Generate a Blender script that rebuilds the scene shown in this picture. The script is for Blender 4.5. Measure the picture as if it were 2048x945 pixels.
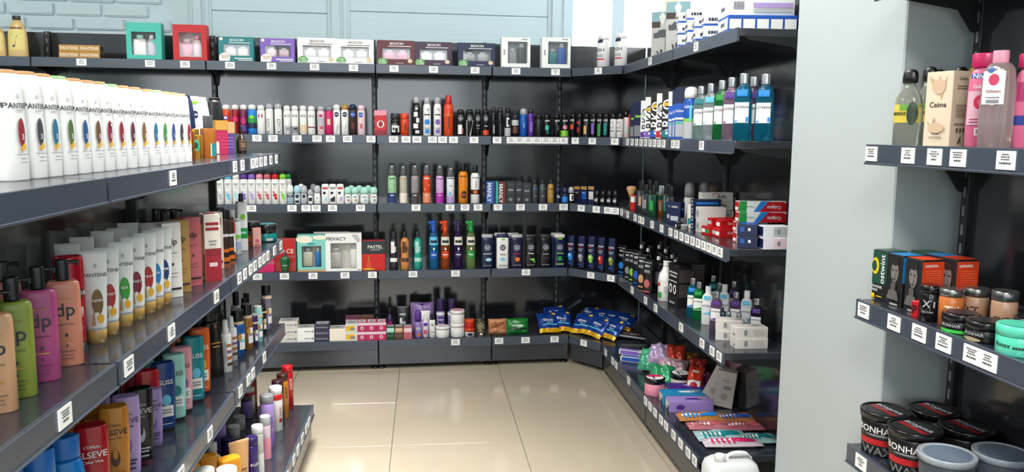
import bpy, bmesh, math, random
import numpy as np
from mathutils import Matrix, Vector
random.seed(7)
for o in list(bpy.data.objects): bpy.data.objects.remove(o)
SC = bpy.context.scene
COL = SC.collection
PI = math.pi
# ------------------------------------------------------------------ camera
H = 1.43; FPX = 1622.4; PITCH = .1266; YAW = .1078; ROLL = -.0095
def cam_axes():
    f = np.array([math.sin(YAW)*math.cos(PITCH), math.cos(YAW)*math.cos(PITCH), -math.sin(PITCH)])
    r = np.array([math.cos(YAW), -math.sin(YAW), 0]); d = np.cross(f, r)
    c, s = math.cos(ROLL), math.sin(ROLL)
    return np.stack([c*r+s*d, -s*r+c*d, f], 1)
RC = cam_axes()
cd = bpy.data.cameras.new('camera'); cam = bpy.data.objects.new('camera', cd); COL.objects.link(cam)
cd.sensor_fit = 'HORIZONTAL'; cd.sensor_width = 36; cd.lens = FPX/2048*36; cd.clip_start = .05
m3 = Matrix([[RC[i][0], -RC[i][1], -RC[i][2]] for i in range(3)])
cam.matrix_world = Matrix.Translation((0, 0, H)) @ m3.to_4x4()
SC.camera = cam
# ------------------------------------------------------------------ world, exposure
W = bpy.data.worlds.new('sky'); SC.world = W; W.use_nodes = True
bg = W.node_tree.nodes['Background']; bg.inputs[0].default_value = (.86, .93, 1, 1); bg.inputs[1].default_value = 4.8
SC.view_settings.view_transform = 'Standard'; SC.view_settings.look = 'None'
SC.view_settings.gamma = 1; SC.view_settings.use_curve_mapping = False
SC.view_settings.exposure = 0.0
def area(name, loc, sx, sy, power, rot=(0, 0, 0), col=(1, .97, .93)):
    l = bpy.data.lights.new(name, 'AREA'); l.shape = 'RECTANGLE'; l.size = sx; l.size_y = sy; l.energy = power; l.color = col
    o = bpy.data.objects.new(name, l); COL.objects.link(o); o.location = loc; o.rotation_euler = rot; return o
CEIL = 3.05
LAMPS = [(-.5, 2.95, 22, 60), (.2, 2.6, 38, 170), (-.2, -.8, 112, 170), (-2.6, 2.6, 46, 170), (-2.6, .3, 16, 170)]
for lx, ly, lp, sp in LAMPS: area('ceiling_lamp_light', (lx, ly, CEIL-.03), .58, 1.16, lp).data.spread = sp*PI/180
# ------------------------------------------------------------------ colour and material helpers
PAL = {'white': 'ececea', 'off white': 'dcd8cf', 'ivory': 'e6ddc4', 'black': '141518', 'charcoal': '2b2c31', 'dark grey': '45474c', 'grey': '85878b',
 'silver': 'b4b6ba', 'red': 'c0141c', 'dark red': '8d1420', 'maroon': '5c1a22', 'orange': 'e0701c', 'red orange': 'd8431a', 'amber': 'a8641c',
 'yellow': 'e3b21a', 'gold': 'b98a3c', 'pale gold': 'cfae72', 'tan': 'c79a6a', 'brown': '5a3524', 'dark brown': '33221c', 'salmon': 'd88a72', 'rose': 'bf5d66',
 'pink': 'e58fa4', 'pale pink': 'e6c9d0', 'hot pink': 'cf1d63', 'magenta': 'b0246e', 'plum': '6c1840', 'purple': '56308c', 'violet': '7f5cb8', 'lilac': 'b59bd6',
 'dark purple': '2e1e4c', 'navy': '151f45', 'blue': '1b56b4', 'bright blue': '1f83d6', 'sky blue': '63bfe0', 'pale blue': 'a9d6e4', 'teal': '117c80', 'turquoise': '3fb9a8',
 'mint': 'a8dccb', 'green': '1f9440', 'dark green': '12402a', 'olive green': '74862c', 'lime': '82c832', 'cream': 'efe6d4', 'beige': 'd9c3a5', 'peach': 'e9b58c'}
def lin(h):
    if h in PAL: h = PAL[h]
    v = [int(h[i:i+2], 16)/255 for i in (0, 2, 4)]
    return tuple(c/12.92 if c <= .04045 else ((c+.055)/1.055)**2.4 for c in v)
MC = {}
def mat(c, kind='plastic'):
    k = (c, kind)
    if k in MC: return MC[k]
    m = bpy.data.materials.new(f'{c}_{kind}'.replace(' ', '_')); m.use_nodes = True; nt = m.node_tree
    b = nt.nodes['Principled BSDF']; r, g, bl = lin(c)
    rough = {'plastic': .32, 'gloss': .16, 'matte': .62, 'print': .42, 'metal': .25, 'clear': .06, 'foil': .2, 'paint': .45}[kind]
    b.inputs['Roughness'].default_value = rough
    tc = nt.nodes.new('ShaderNodeTexCoord'); nz = nt.nodes.new('ShaderNodeTexNoise'); nz.inputs['Scale'].default_value = 14
    mx = nt.nodes.new('ShaderNodeMix'); mx.data_type = 'RGBA'
    mx.inputs[6].default_value = (r, g, bl, 1); mx.inputs[7].default_value = (r*.9, g*.9, bl*.9, 1)
    nt.links.new(tc.outputs['Object'], nz.inputs['Vector']); nt.links.new(nz.outputs[0], mx.inputs[0]); nt.links.new(mx.outputs[2], b.inputs['Base Color'])
    if kind == 'metal': b.inputs['Metallic'].default_value = .85
    if kind == 'foil': b.inputs['Metallic'].default_value = .25
    if kind == 'clear':
        b.inputs['Transmission Weight'].default_value = .72; b.inputs['IOR'].default_value = 1.25
    MC[k] = m; return m
def node_mat(name, build):
    m = bpy.data.materials.new(name); m.use_nodes = True; build(m.node_tree, m.node_tree.nodes['Principled BSDF']); return m
def noise_col(c1, c2, scale, rough, stretch=(1, 1, 1), bump=0, spec=.5, metal=0, detail=3, coat=0):
    def f(nt, b):
        tc = nt.nodes.new('ShaderNodeTexCoord'); mp = nt.nodes.new('ShaderNodeMapping'); mp.inputs['Scale'].default_value = stretch
        nz = nt.nodes.new('ShaderNodeTexNoise'); nz.inputs['Scale'].default_value = scale; nz.inputs['Detail'].default_value = detail
        mx = nt.nodes.new('ShaderNodeMix'); mx.data_type = 'RGBA'
        mx.inputs[6].default_value = (*lin(c1), 1); mx.inputs[7].default_value = (*lin(c2), 1)
        nt.links.new(tc.outputs['Object'], mp.inputs['Vector']); nt.links.new(mp.outputs[0], nz.inputs['Vector'])
        nt.links.new(nz.outputs[0], mx.inputs[0]); nt.links.new(mx.outputs[2], b.inputs['Base Color'])
        b.inputs['Roughness'].default_value = rough; b.inputs['Specular IOR Level'].default_value = spec; b.inputs['Metallic'].default_value = metal
        b.inputs['Coat Weight'].default_value = coat
        if bump:
            bp = nt.nodes.new('ShaderNodeBump'); bp.inputs['Strength'].default_value = bump; bp.inputs['Distance'].default_value = .004
            nt.links.new(nz.outputs[0], bp.inputs['Height']); nt.links.new(bp.outputs[0], b.inputs['Normal'])
    return f
M_PANEL = node_mat('dark_panel', noise_col('1f2024', '232428', 2, .13, spec=1.0))
M_SHELF = node_mat('shelf_steel', noise_col('282c34', '2c3038', 3, .16, spec=.9))
M_STRIP = node_mat('strip_plastic', noise_col('39414e', '414a57', 5, .28, spec=.7))
M_TAG = node_mat('tag_paper', noise_col('f6f6f4', 'eeeeec', 30, .6))
M_INK = mat('45474c', 'print')
M_WALL = node_mat('pale_blue_paint', noise_col('c6d7db', 'bccfd4', 3, .6))
M_BRICK = node_mat('painted_brick', noise_col('c3d4d8', 'b6c9ce', 9, .6, bump=.5))
M_BOARD = node_mat('painted_board', noise_col('c8dce0', 'bdd2d7', 5, .55, stretch=(.6, 1, 9), bump=.5))
M_COLUMN = node_mat('column_paint', noise_col('b6bfc0', 'b0b9ba', 2, .5))
M_CEIL = node_mat('ceiling_paint', noise_col('e9e8e4', 'e2e1dd', 2, .8))
M_TILE = node_mat('floor_tile', noise_col('b4a996', 'a99e8b', 1.5, .1, spec=.6, detail=5))
M_GROUT = node_mat('grout', noise_col('6f6a62', '5f5a52', 20, .8))
def _slots(nt, b):
    tc = nt.nodes.new('ShaderNodeTexCoord'); sp = nt.nodes.new('ShaderNodeSeparateXYZ'); mm = nt.nodes.new('ShaderNodeMath'); mm.operation = 'MULTIPLY'; mm.inputs[1].default_value = 20
    fr = nt.nodes.new('ShaderNodeMath'); fr.operation = 'FRACT'; gt = nt.nodes.new('ShaderNodeMath'); gt.operation = 'GREATER_THAN'; gt.inputs[1].default_value = .45
    ab = nt.nodes.new('ShaderNodeMath'); ab.operation = 'ABSOLUTE'; lt = nt.nodes.new('ShaderNodeMath'); lt.operation = 'LESS_THAN'; lt.inputs[1].default_value = .0045
    ml = nt.nodes.new('ShaderNodeMath'); ml.operation = 'MULTIPLY'
    mx = nt.nodes.new('ShaderNodeMix'); mx.data_type = 'RGBA'; mx.inputs[6].default_value = (*lin('15161a'), 1); mx.inputs[7].default_value = (*lin('6f7074'), 1)
    L = nt.links.new
    L(tc.outputs['Object'], sp.inputs[0]); L(sp.outputs[2], mm.inputs[0]); L(mm.outputs[0], fr.inputs[0]); L(fr.outputs[0], gt.inputs[0])
    L(sp.outputs[0], ab.inputs[0]); L(ab.outputs[0], lt.inputs[0]); L(gt.outputs[0], ml.inputs[0]); L(lt.outputs[0], ml.inputs[1]); L(ml.outputs[0], mx.inputs[0]); L(mx.outputs[2], b.inputs['Base Color'])
    b.inputs['Roughness'].default_value = .4
M_POST = node_mat('slotted_post', _slots)
def _pane(nt, b):
    t = nt.nodes.new('ShaderNodeBsdfTransparent'); g = nt.nodes.new('ShaderNodeBsdfGlossy'); g.inputs['Roughness'].default_value = .03
    mx = nt.nodes.new('ShaderNodeMixShader'); mx.inputs[0].default_value = .07
    nt.links.new(t.outputs[0], mx.inputs[1]); nt.links.new(g.outputs[0], mx.inputs[2]); nt.links.new(mx.outputs[0], nt.nodes['Material Output'].inputs[0])
M_PANE = node_mat('window_glass', _pane)
def _emit(nt, b):
    b.inputs['Emission Color'].default_value = (1, .97, .93, 1); b.inputs['Emission Strength'].default_value = 6; b.inputs['Base Color'].default_value = (.9, .9, .9, 1)
M_LED = node_mat('led_diffuser', _emit)
# ------------------------------------------------------------------ mesh helpers
def link(name, me, parent=None, m=None):
    o = bpy.data.objects.new(name, me); COL.objects.link(o)
    if m is not None:
        for x in (m if isinstance(m, (list, tuple)) else [m]): me.materials.append(x)
    if parent is not None: o.parent = parent
    return o
def empty(name, loc, rz=0):
    o = bpy.data.objects.new(name, None); COL.objects.link(o); o.empty_display_size = .05
    o.location = loc; o.rotation_euler = (0, 0, rz); return o
def pymesh(name, v, f, smooth=False, mi=None):
    me = bpy.data.meshes.new(name); me.from_pydata([tuple(p) for p in v], [], f)
    if smooth: me.polygons.foreach_set('use_smooth', [True]*len(me.polygons))
    if mi: me.polygons.foreach_set('material_index', mi)
    me.update(); return me
def boxes(name, bl, bev=0):
    bm = bmesh.new()
    for (x0, y0, z0, x1, y1, z1) in bl:
        r = bmesh.ops.create_cube(bm, size=1, matrix=Matrix.Translation(((x0+x1)/2, (y0+y1)/2, (z0+z1)/2)) @ Matrix.Diagonal((x1-x0, y1-y0, z1-z0, 1)))
    if bev: bmesh.ops.bevel(bm, geom=bm.edges[:], offset=bev, segments=1, affect='EDGES')
    me = bpy.data.meshes.new(name); bm.to_mesh(me); bm.free(); return me
def prism(name, poly, z0, z1):
    n = len(poly); v = [(x, y, z0) for x, y in poly]+[(x, y, z1) for x, y in poly]
    f = [tuple(range(n-1, -1, -1)), tuple(range(n, 2*n))]+[(i, (i+1) % n, (i+1) % n+n, i+n) for i in range(n)]
    return pymesh(name, v, f)
def ring(a, b, n, seg):
    out = []
    for i in range(seg):
        t = 2*PI*i/seg; c, s = math.cos(t), math.sin(t)
        out.append((a*math.copysign(abs(c)**(2/n), c), b*math.copysign(abs(s)**(2/n), s)))
    return out
def vessel(name, st, n=2, seg=20, off=(0, 0), closed=True):
    """st: list of (z, half width, half depth)"""
    v = []; f = []
    for z, a, b in st: v += [(x+off[0], y+off[1], z) for x, y in ring(a, b, n, seg)]
    for k in range(len(st)-1):
        for i in range(seg): f.append((k*seg+i, k*seg+(i+1) % seg, (k+1)*seg+(i+1) % seg, (k+1)*seg+i))
    if closed: f.append(tuple(range(seg-1, -1, -1))); f.append(tuple(range((len(st)-1)*seg, len(st)*seg)))
    me = pymesh(name, v, f)
    sm = [True]*(len(f)-2*closed)+[False]*(2*closed); me.polygons.foreach_set('use_smooth', sm)
    return me
TXT = {}
def text_geo(s):
    if s in TXT: return TXT[s]
    c = bpy.data.curves.new('lettering', 'FONT'); c.body = s; c.resolution_u = 2; c.offset = .012
    o = bpy.data.objects.new('lettering', c); COL.objects.link(o)
    bpy.context.view_layer.update()
    me = o.evaluated_get(bpy.context.evaluated_depsgraph_get()).to_mesh()
    v = np.array([tuple(p.co)[:2] for p in me.vertices]) if len(me.vertices) else np.zeros((0, 2))
    f = [tuple(p.vertices) for p in me.polygons]
    bpy.data.objects.remove(o); bpy.data.curves.remove(c)
    if len(v):
        v = v-(v.min(0)+v.max(0))/2; v = v/max(1e-6, (v[:, 1].max()-v[:, 1].min()))
    TXT[s] = (v, f); return TXT[s]
def decals(parent, items, surf, w, h, name='printed_label', wrap=None):
    """flat print laid on a surface; u and sizes are fractions of width w, v fractions of height h.
    r/e: (k,u,v,w,h,col)   t: (k,text,u,v,capheight,col[,rot])   b: (k,v0,v1,col) all-round band   p: polygon (k,[(u,v)..],col)"""
    V = []; F = []; MI = []; ms = []; lay = 0
    def slot(c, kind='print'):
        m = mat(c, kind)
        if m not in ms: ms.append(m)
        return ms.index(m)
    for it in items:
        lay += 1; e = .0004+.0004*min(lay, 6)+.00012*lay; k = it[0]; base = len(V)
        if k == 'r' or k == 'e':
            _, u, v, dw, dh, c = it[:6]; nx, ny = (10, 4 if dh < .3 else 10) if k == 'r' else (16, 1)
            s = slot(c)
            if k == 'r':
                for j in range(ny+1):
                    for i in range(nx+1): V.append(surf((u+dw*(i/nx-.5))*w, (v+dh*(j/ny-.5))*h, e))
                for j in range(ny):
                    for i in range(nx): F.append((base+j*(nx+1)+i, base+j*(nx+1)+i+1, base+(j+1)*(nx+1)+i+1, base+(j+1)*(nx+1)+i)); MI.append(s)
            else:
                V.append(surf(u*w, v*h, e))
                for r in (.5, 1):
                    for i in range(nx): t = 2*PI*i/nx; V.append(surf((u+dw*.5*r*math.cos(t))*w, (v+dh*.5*r*math.sin(t))*h, e))
                for i in range(nx):
                    j = (i+1) % nx
                    F.append((base, base+1+i, base+1+j)); MI.append(s)
                    F.append((base+1+i, base+1+nx+i, base+1+nx+j, base+1+j)); MI.append(s)
        elif k == 'p':
            _, pts, c = it; s = slot(c)
            for u, v in pts: V.append(surf(u*w, v*h, e))
            F.append(tuple(range(base, base+len(pts)))); MI.append(s)
        elif k == 't':
            _, s_, u, v, ch, c = it[:6]; rot = it[6] if len(it) > 6 else 0; s = slot(c)
            if s_[0] == '#':                                     # print too small to read: word-like blocks
                rb = random.Random(s_); wd = min(.8*(h if rot in (90, -90) else w), len(s_)*.6*ch*h); x = -wd/2; cr, sr = math.cos(rot*PI/180), math.sin(rot*PI/180)
                while x < wd/2-.0005:
                    l = min(wd/2-x, ch*h*rb.uniform(.35, .8)); b0 = len(V)
                    for a_, b_ in ((x, -.4), (x+l, -.4), (x+l, .4), (x, .4)): b_ *= ch*h; V.append(surf(u*w+a_*cr-b_*sr, v*h+a_*sr+b_*cr, e))
                    F.append((b0, b0+1, b0+2, b0+3)); MI.append(s); x += l+ch*h*.16
                continue
            tv, tf = text_geo(s_)
            if not len(tv): continue
            sc = ch*h; tw = (tv[:, 0].max()-tv[:, 0].min())*sc; lim = (h if rot in (90, -90) else w)*.86
            if tw > lim: sc *= lim/tw
            cr, sr = math.cos(rot*PI/180), math.sin(rot*PI/180)
            for x, y in tv: V.append(surf(u*w+(x*cr-y*sr)*sc, v*h+(x*sr+y*cr)*sc, e))
            for q in tf: F.append(tuple(base+i for i in q)); MI.append(s)
        elif k == 'b' and wrap:
            _, v0, v1, c = it; s = slot(c, 'plastic'); seg = 20
            for j in range(4):
                z = (v0+(v1-v0)*j/3)*h
                for x, y in wrap(z, e): V.append((x, y, z))
            for j in range(3):
                for i in range(seg): F.append((base+j*seg+i, base+j*seg+(i+1) % seg, base+(j+1)*seg+(i+1) % seg, base+(j+1)*seg+i)); MI.append(s)
    if not F: return None
    return link(name, pymesh(name, V, F, mi=MI), parent, ms)
def vsurf(st, n, flip=1):
    zs = [s[0] for s in st]; A = [s[1] for s in st]; B = [s[2] for s in st]
    def surf(x, z, e):
        a = np.interp(z, zs, A); b = np.interp(z, zs, B); t = min(.985, abs(x)/a)
        return (math.copysign(t*a, x), -b*(1-t**n)**(1/n)-e, z)
    def wrap(z, e):
        return ring(np.interp(z, zs, A)+e, np.interp(z, zs, B)+e, n, 20)
    return surf, wrap
# ------------------------------------------------------------------ geometry of the shelving runs, camera rays
class Run:
    """front line P0, along e (left to right seen from the aisle), inward n"""
    def __init__(s, P0, e):
        s.P0 = np.array(P0, float); s.e = np.array(e, float)/np.hypot(*e); s.n = np.array([-s.e[1], s.e[0]]); s.rz = math.atan2(s.e[1], s.e[0])
    def at(s, a, q): return s.P0+s.e*a+s.n*q
def ray(x, y): return RC @ np.array([(x-1024)/FPX, (y-472.5)/FPX, 1.])
def on_run(run, x, z, q):
    """point of pixel column x at height z on the vertical plane q behind the run's front line"""
    n = np.array([run.n[0], run.n[1], 0]); D = run.n @ run.P0+q
    a = ray(x, 0); c = RC @ np.array([0, 1/FPX, 0])
    t, s = np.linalg.solve(np.array([[n @ a, n @ c], [a[2], c[2]]]), [D, z-H]); P = t*a+s*c
    return np.array([P[0], P[1], z]), t
def z_top(P, x, y):
    d = ray(x, y); t = np.hypot(P[0], P[1])/np.hypot(d[0], d[1]); return H+d[2]*t
TH = -.0431
EB = (math.cos(TH), -math.sin(TH)); PB = np.array([math.sin(TH), math.cos(TH)])*4.887
BACK = Run(PB, EB)
LEFT = Run((-.63, 0), (0, 1)); RIGHT = Run((1.137, 0), (0, -1))
CA = BACK.at(1.099, 0); CB = np.array([1.137, 4.66]); CORNER = Run(CA, CB-CA); CLEN = float(np.hypot(*(CB-CA)))
ZR = {1: 1.819, 2: 1.4075, 3: 1.0, 4: .595, 5: .18}
ZL = {1: 1.331, 2: .95, 3: .565, 4: .18}
class Shelf:
    def __init__(s, run, z, q0, where): s.run = run; s.z = z; s.q0 = q0; s.where = where
ORD = {1: 'top', 2: 'second', 3: 'third', 4: 'fourth', 5: 'bottom'}
SB = {k: Shelf(BACK, ZR[k], -.061 if k == 5 else 0, f'on back wall {ORD[k]} shelf') for k in ZR}
SCN = {k: Shelf(CORNER, ZR[k], -.05 if k == 5 else 0, f'on corner {ORD[k]} shelf') for k in ZR}
SR = {k: Shelf(RIGHT, ZR[k], -.088 if k == 5 else 0, f'on {ORD[k]} shelf beside pillar') for k in ZR}
SN = {k: Shelf(RIGHT, {2: 1.4075, 3: 1.0, 4: .6}[k], 0, 'on %s shelf beyond pillar' % {2: 'upper', 3: 'middle', 4: 'lower'}[k]) for k in (2, 3, 4)}
SL = {k: Shelf(LEFT, ZL[k], -.12 if k == 4 else 0, 'on island %s shelf' % {1: 'top', 2: 'second', 3: 'third', 4: 'bottom'}[k]) for k in ZL}
def struct(o): o['kind'] = 'structure'; return o
# ------------------------------------------------------------------ room shell
WQ = .385
def wall_seg(name, x0, x1, z0, z1, m=M_WALL, parent=None, q=WQ, th=.12):
    me = boxes(name, [(x0, 0, z0, x1, th, z1)]); o = link(name, me, parent, m)
    if parent is None:
        p = BACK.at(0, q); o.location = (p[0], p[1], 0); o.rotation_euler = (0, 0, BACK.rz)
    return o
def sx(X): return (X-BACK.P0[0])/EB[0]
fl = struct(link('floor', boxes('floor', [(-4, -3.2, -.06, 3.2, 6.2, -.004)]), None, M_GROUT))
tile_cache = {}
def tile(x0, y0, x1, y1):
    k = (round(x1-x0, 3), round(y1-y0, 3)); g = .0016
    if k not in tile_cache: tile_cache[k] = boxes('tile', [(g, g, -.012, k[0]-g, k[1]-g, 0)], .0008); tile_cache[k].materials.append(M_TILE)
    o = link('tile', tile_cache[k], fl); o.location = (x0, y0, 0)
for i, x in enumerate([-3.755+.6*k for k in range(11)]):
    long = i >= 6; ys = -3.593 if i == 6 else -2.993
    while ys < 6:
        L = 1.2 if long else .6
        tile(x, ys, x+.6, ys+L); ys += L
wb = struct(wall_seg('wall_back', -3.3, sx(.949), 0, CEIL))
wl = wall_seg('wall_below_window', sx(.949), 1.75, 0, 1.9, M_WALL, wb); wu = wall_seg('wall_above_window', sx(.949), 1.75, 2.9, CEIL, M_WALL, wb)
# bricks left of the first pilaster
bh = .081; bcache = []
for k in range(4):
    L = (.265, .285, .25, .1)[k]
    bm = bmesh.new(); bmesh.ops.create_cube(bm, size=1, matrix=Matrix.Translation((L/2, 0, bh/2)) @ Matrix.Diagonal((L-.012, .024, bh-.013, 1)))
    bmesh.ops.bevel(bm, geom=bm.edges[:], offset=.007, segments=2, affect='EDGES')
    for v in bm.verts: v.co.x += random.uniform(-.002, .002); v.co.z += random.uniform(-.002, .002)
    me = bpy.data.meshes.new('brick'); bm.to_mesh(me); bm.free(); me.materials.append(M_BRICK); bcache.append((L, me))
for r in range(15):
    z = 1.847+r*bh; x = -3.25+(r % 2)*.13
    while x < sx(-1.40):
        k = random.choice([0, 0, 1, 1, 2, 3]); L, me = bcache[k]
        if x+L > sx(-1.385): break
        o = link('brick', me, wb); o.location = (x, -.006+random.uniform(-.003, .003), z); x += L
def pilaster(n, x0, x1):
    w = x1-x0
    o = struct(link(f'trim_{n}', boxes('trim', [(x0, -.02, 0, x1, .01, CEIL), (x0+w*.18, -.034, 0, x1-w*.45, -.02, CEIL), (x1-w*.3, -.03, 0, x1-w*.12, -.02, CEIL)], .003), None, M_WALL))
    p = BACK.at(0, WQ); o.location = (p[0], p[1], 0); o.rotation_euler = (0, 0, BACK.rz)
pilaster(1, sx(-1.392), sx(-1.262)); pilaster(2, sx(-.579), sx(-.442)); pilaster(3, sx(.807), sx(.949))
for x0, x1, zj in ((sx(-1.262), sx(-.579), 2.152), (sx(-.442), sx(.807), 2.172)):
    for k in range(-2, 4):
        z0 = zj+k*.27; z1 = min(CEIL, z0+.266)
        link('plank', boxes('plank', [(x0, -.014, z0, x1, .01, z1)], .003), wb, M_BOARD)
# back window and right wall window
wn = struct(link('window_1', boxes('window', [(sx(.949), .0, 1.9, sx(.975), .09, 2.9), (1.45, 0, 1.9, 1.53, .09, 2.9), (sx(.949), 0, 1.86, 1.53, .09, 1.9), (sx(.949), 0, 2.87, 1.53, .09, 2.9)]), None, M_WALL))
p = BACK.at(0, WQ); wn.location = (p[0], p[1], 0); wn.rotation_euler = (0, 0, BACK.rz)
link('pane', boxes('pane', [(sx(.975), .04, 1.9, 1.45, .045, 2.87)]), wn, M_PANE)
XW = 1.52
wr = struct(link('wall_right', boxes('wall_right', [(XW, -3.2, 0, XW+.12, 5.32, 1.9), (XW, -3.2, 2.9, XW+.12, 5.32, CEIL), (XW, -3.2, 1.9, XW+.12, 2.7, 2.9), (XW, 5.22, 1.9, XW+.12, 5.32, 2.9)]), None, M_WALL))
w2 = struct(link('window_2', boxes('window', [(XW, 2.7, 1.87, XW+.08, 5.22, 1.9), (XW, 2.7, 2.87, XW+.08, 5.22, 2.9), (XW, 5.16, 1.9, XW+.08, 5.22, 2.87), (XW, 2.7, 1.9, XW+.08, 2.76, 2.87), (XW, 3.93, 1.9, XW+.08, 3.98, 2.87)]), None, mat('beige', 'paint')))
link('pane', boxes('pane', [(XW+.04, 2.76, 1.9, XW+.045, 3.93, 2.87)]), w2, M_PANE); link('pane', boxes('pane', [(XW+.04, 3.98, 1.9, XW+.045, 5.16, 2.87)]), w2, M_PANE)
struct(link('column', boxes('column', [(1.258, 2.06, 0, 1.7, 2.695, CEIL)], .004), None, M_COLUMN))
struct(link('ceiling', boxes('ceiling', [(-4, -3.2, CEIL, 3.2, 6.2, CEIL+.1)]), None, M_CEIL))
struct(link('wall_left', boxes('wall_left', [(-4.1, -3.2, 0, -4, 6.2, CEIL)]), None, M_WALL))
# shop front behind the camera: piers, sill and head around big glazed openings
wf = struct(link('wall_front', boxes('wall_front', [(-4, -3.2, 0, 3.2, -3.08, 1.15), (-4, -3.2, 2.75, 3.2, -3.08, CEIL), (-4, -3.2, 1.15, -3.6, -3.08, 2.75), (-1.5, -3.2, 1.15, -1.3, -3.08, 2.75), (1.4, -3.2, 1.15, 3.2, -3.08, 2.75)]), None, M_WALL))
for n, (x0, x1) in enumerate(((-3.6, -1.5), (-1.3, 1.4))):
    o = struct(link(f'window_{n+3}', boxes('window', [(x0, -3.17, 1.15, x0+.05, -3.1, 2.75), (x1-.05, -3.17, 1.15, x1, -3.1, 2.75), (x0, -3.17, 1.15, x1, -3.1, 1.2), (x0, -3.17, 2.7, x1, -3.1, 2.75)]), None, mat('dark grey', 'paint')))
    link('pane', boxes('pane', [(x0+.05, -3.14, 1.2, x1-.05, -3.135, 2.7)]), o, M_PANE)
for n, (lx, ly, lp, sp) in enumerate(LAMPS):
    t = empty('ceiling_light', (lx, ly, CEIL-.028)); t['label'] = 'flat white square-edged LED panel recessed in the ceiling'; t['category'] = 'light'; t['group'] = 'ceiling light panels'
    link('frame', boxes('frame', [(-.31, -.6, .004, .31, -.58, .028), (-.31, .58, .004, .31, .6, .028), (-.31, -.58, .004, -.29, .58, .028), (.29, -.58, .004, .31, .58, .028)]), t, mat('white', 'paint'))
    link('diffuser', boxes('diffuser', [(-.29, -.58, .008, .29, .58, .028)]), t, M_LED)
# ------------------------------------------------------------------ shelving bays
TAGME = boxes('price_tag', [(-.026, -.0022, -.0185, .026, 0, .0185)]); TAGME.materials.append(M_TAG)
INKME = {}
def tag_ink(parent, s):
    if s not in INKME:
        v = []; f = []
        def q(x0, z0, x1, z1):
            b = len(v); v.extend([(x0, -.0026, z0), (x1, -.0026, z0), (x1, -.0026, z1), (x0, -.0026, z1)]); f.append((b, b+1, b+2, b+3))
        rnd = random.Random(s)
        for k, z in enumerate((.010, .005, .0, -.008)):
            wd = rnd.uniform(.008, .018); x = -wd
            while x < wd:
                l = rnd.uniform(.002, .006); q(x, z, min(wd, x+l), z+(.0028 if k < 3 else .004)); x += l+.0012
        INKME[s] = pymesh('tag_print', v, f); INKME[s].materials.append(M_INK)
    return link('tag_print', INKME[s], parent)
ntag = [0]
def make_bay(name, run, s0, s1, shelves, label, depth=.293, top=1.985, post=(True, True), base=True, baseq=-.061, tags={}, panel=True, bz=.18, bdepth=None):
    """one bay of shelving; local x runs s0..s1, y inward"""
    p = run.at(s0, 0); t = empty(name, (p[0], p[1], 0), run.rz); t['label'] = label; t['category'] = 'shelving'; t['group'] = 'dark metal shelving bays'
    L = s1-s0
    if panel:
        z = .1
        link('back_panel', boxes('back_panel', [(.004, depth, .1, L-.004, depth+.018, top)], .001), t, M_PANEL)
    for k, x in ((0, 0), (1, L)):
        if post[k]:
            o = link('upright', boxes('upright', [(-.014, -.004, 0, .014, .03, top+.005)], .002), t, M_POST); o.location = (x+(.0145 if k == 0 else -.0145), depth-.012, 0)
    bx_ = [(.002, L-.002)]
    for z, q0 in shelves:
        isb = base and abs(z-bz) < 1e-6; q = baseq if isb else q0
        me = boxes('shelf', [(.002, q+.012, z-.028, L-.002, depth-.002, z)], .002); sh = link('shelf', me, t, M_SHELF)
        st = link('price_rail', boxes('price_rail', [(.004, q+.001, z-.046, L-.004, q+.012, z+.002), (.004, q-.003, z-.050, L-.004, q+.004, z-.045)], .001), sh, M_STRIP)
        for j, px in enumerate(tags.get(z, [])):
            P, _ = on_run(run, px, z-.022, q); a = (P[:2]-run.P0) @ run.e-s0
            if not (.02 < a < L-.02): continue
            tg = link('price_tag', TAGME, sh); tg.location = (a, q+.0008, z-.022); ntag[0] += 1
            pr = tag_ink(sh, ntag[0] % 9); pr.location = tg.location
        if not isb:
            for x in (.006, L-.009):
                pts = [(q+.03, z-.028), (depth, z-.028), (depth, z-.125), (depth-.03, z-.12), (depth-.07, z-.065), (q+.05, z-.04)]
                v = [(x, a, b) for a, b in pts]+[(x+.003, a, b) for a, b in pts]; n = len(pts)
                link('bracket', pymesh('bracket', v, [tuple(range(n)), tuple(range(2*n-1, n-1, -1))]+[(i, i+n, (i+1) % n+n, (i+1) % n) for i in range(n)]), sh, mat('black', 'paint'))
    if base:
        link('kick_panel', boxes('kick_panel', [(.003, baseq+.014, .028, L-.003, baseq+.03, bz-.05)], .002), t, M_SHELF)
        for x in (.02, L-.02): link('foot', vessel('foot', [(0, .024, .024), (.008, .024, .024), (.012, .01, .01), (.04, .01, .01)], seg=10, off=(x, baseq+.05)), t, mat('black'))
    return t
R1 = [163, 300, 370, 460, 543, 629, 707, 788, 867, 950, 1032, 1111]
R2 = [514, 546, 594, 634, 661, 695, 742, 787, 812, 834, 865, 885, 907, 948, 994]+[1022+17.5*k for k in range(7)]
R3 = [503, 584, 612, 632, 665, 721, 832, 900, 930, 956, 996, 1041, 1086, 1127]
R4 = [515, 569, 626, 690, 745, 826, 911, 1052]
R5 = [911, 998, 1051, 1109]
TB = {ZR[1]: R1, ZR[2]: R2, ZR[3]: R3, ZR[4]: R4, ZR[5]: R5}
allz = [(ZR[k], 0) for k in ZR]
JB = [-2.9, -1.943, -1.021, -.073, .615, 1.099]
NB = ['far left bay of back wall shelving behind the island', 'back wall bay with teal and red gift boxes on top', 'back wall bay with white spray cans and teal purple cartons', 'back wall bay with trigger sprays and mousse cans', 'narrow back wall bay beside the corner shelving']
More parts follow.
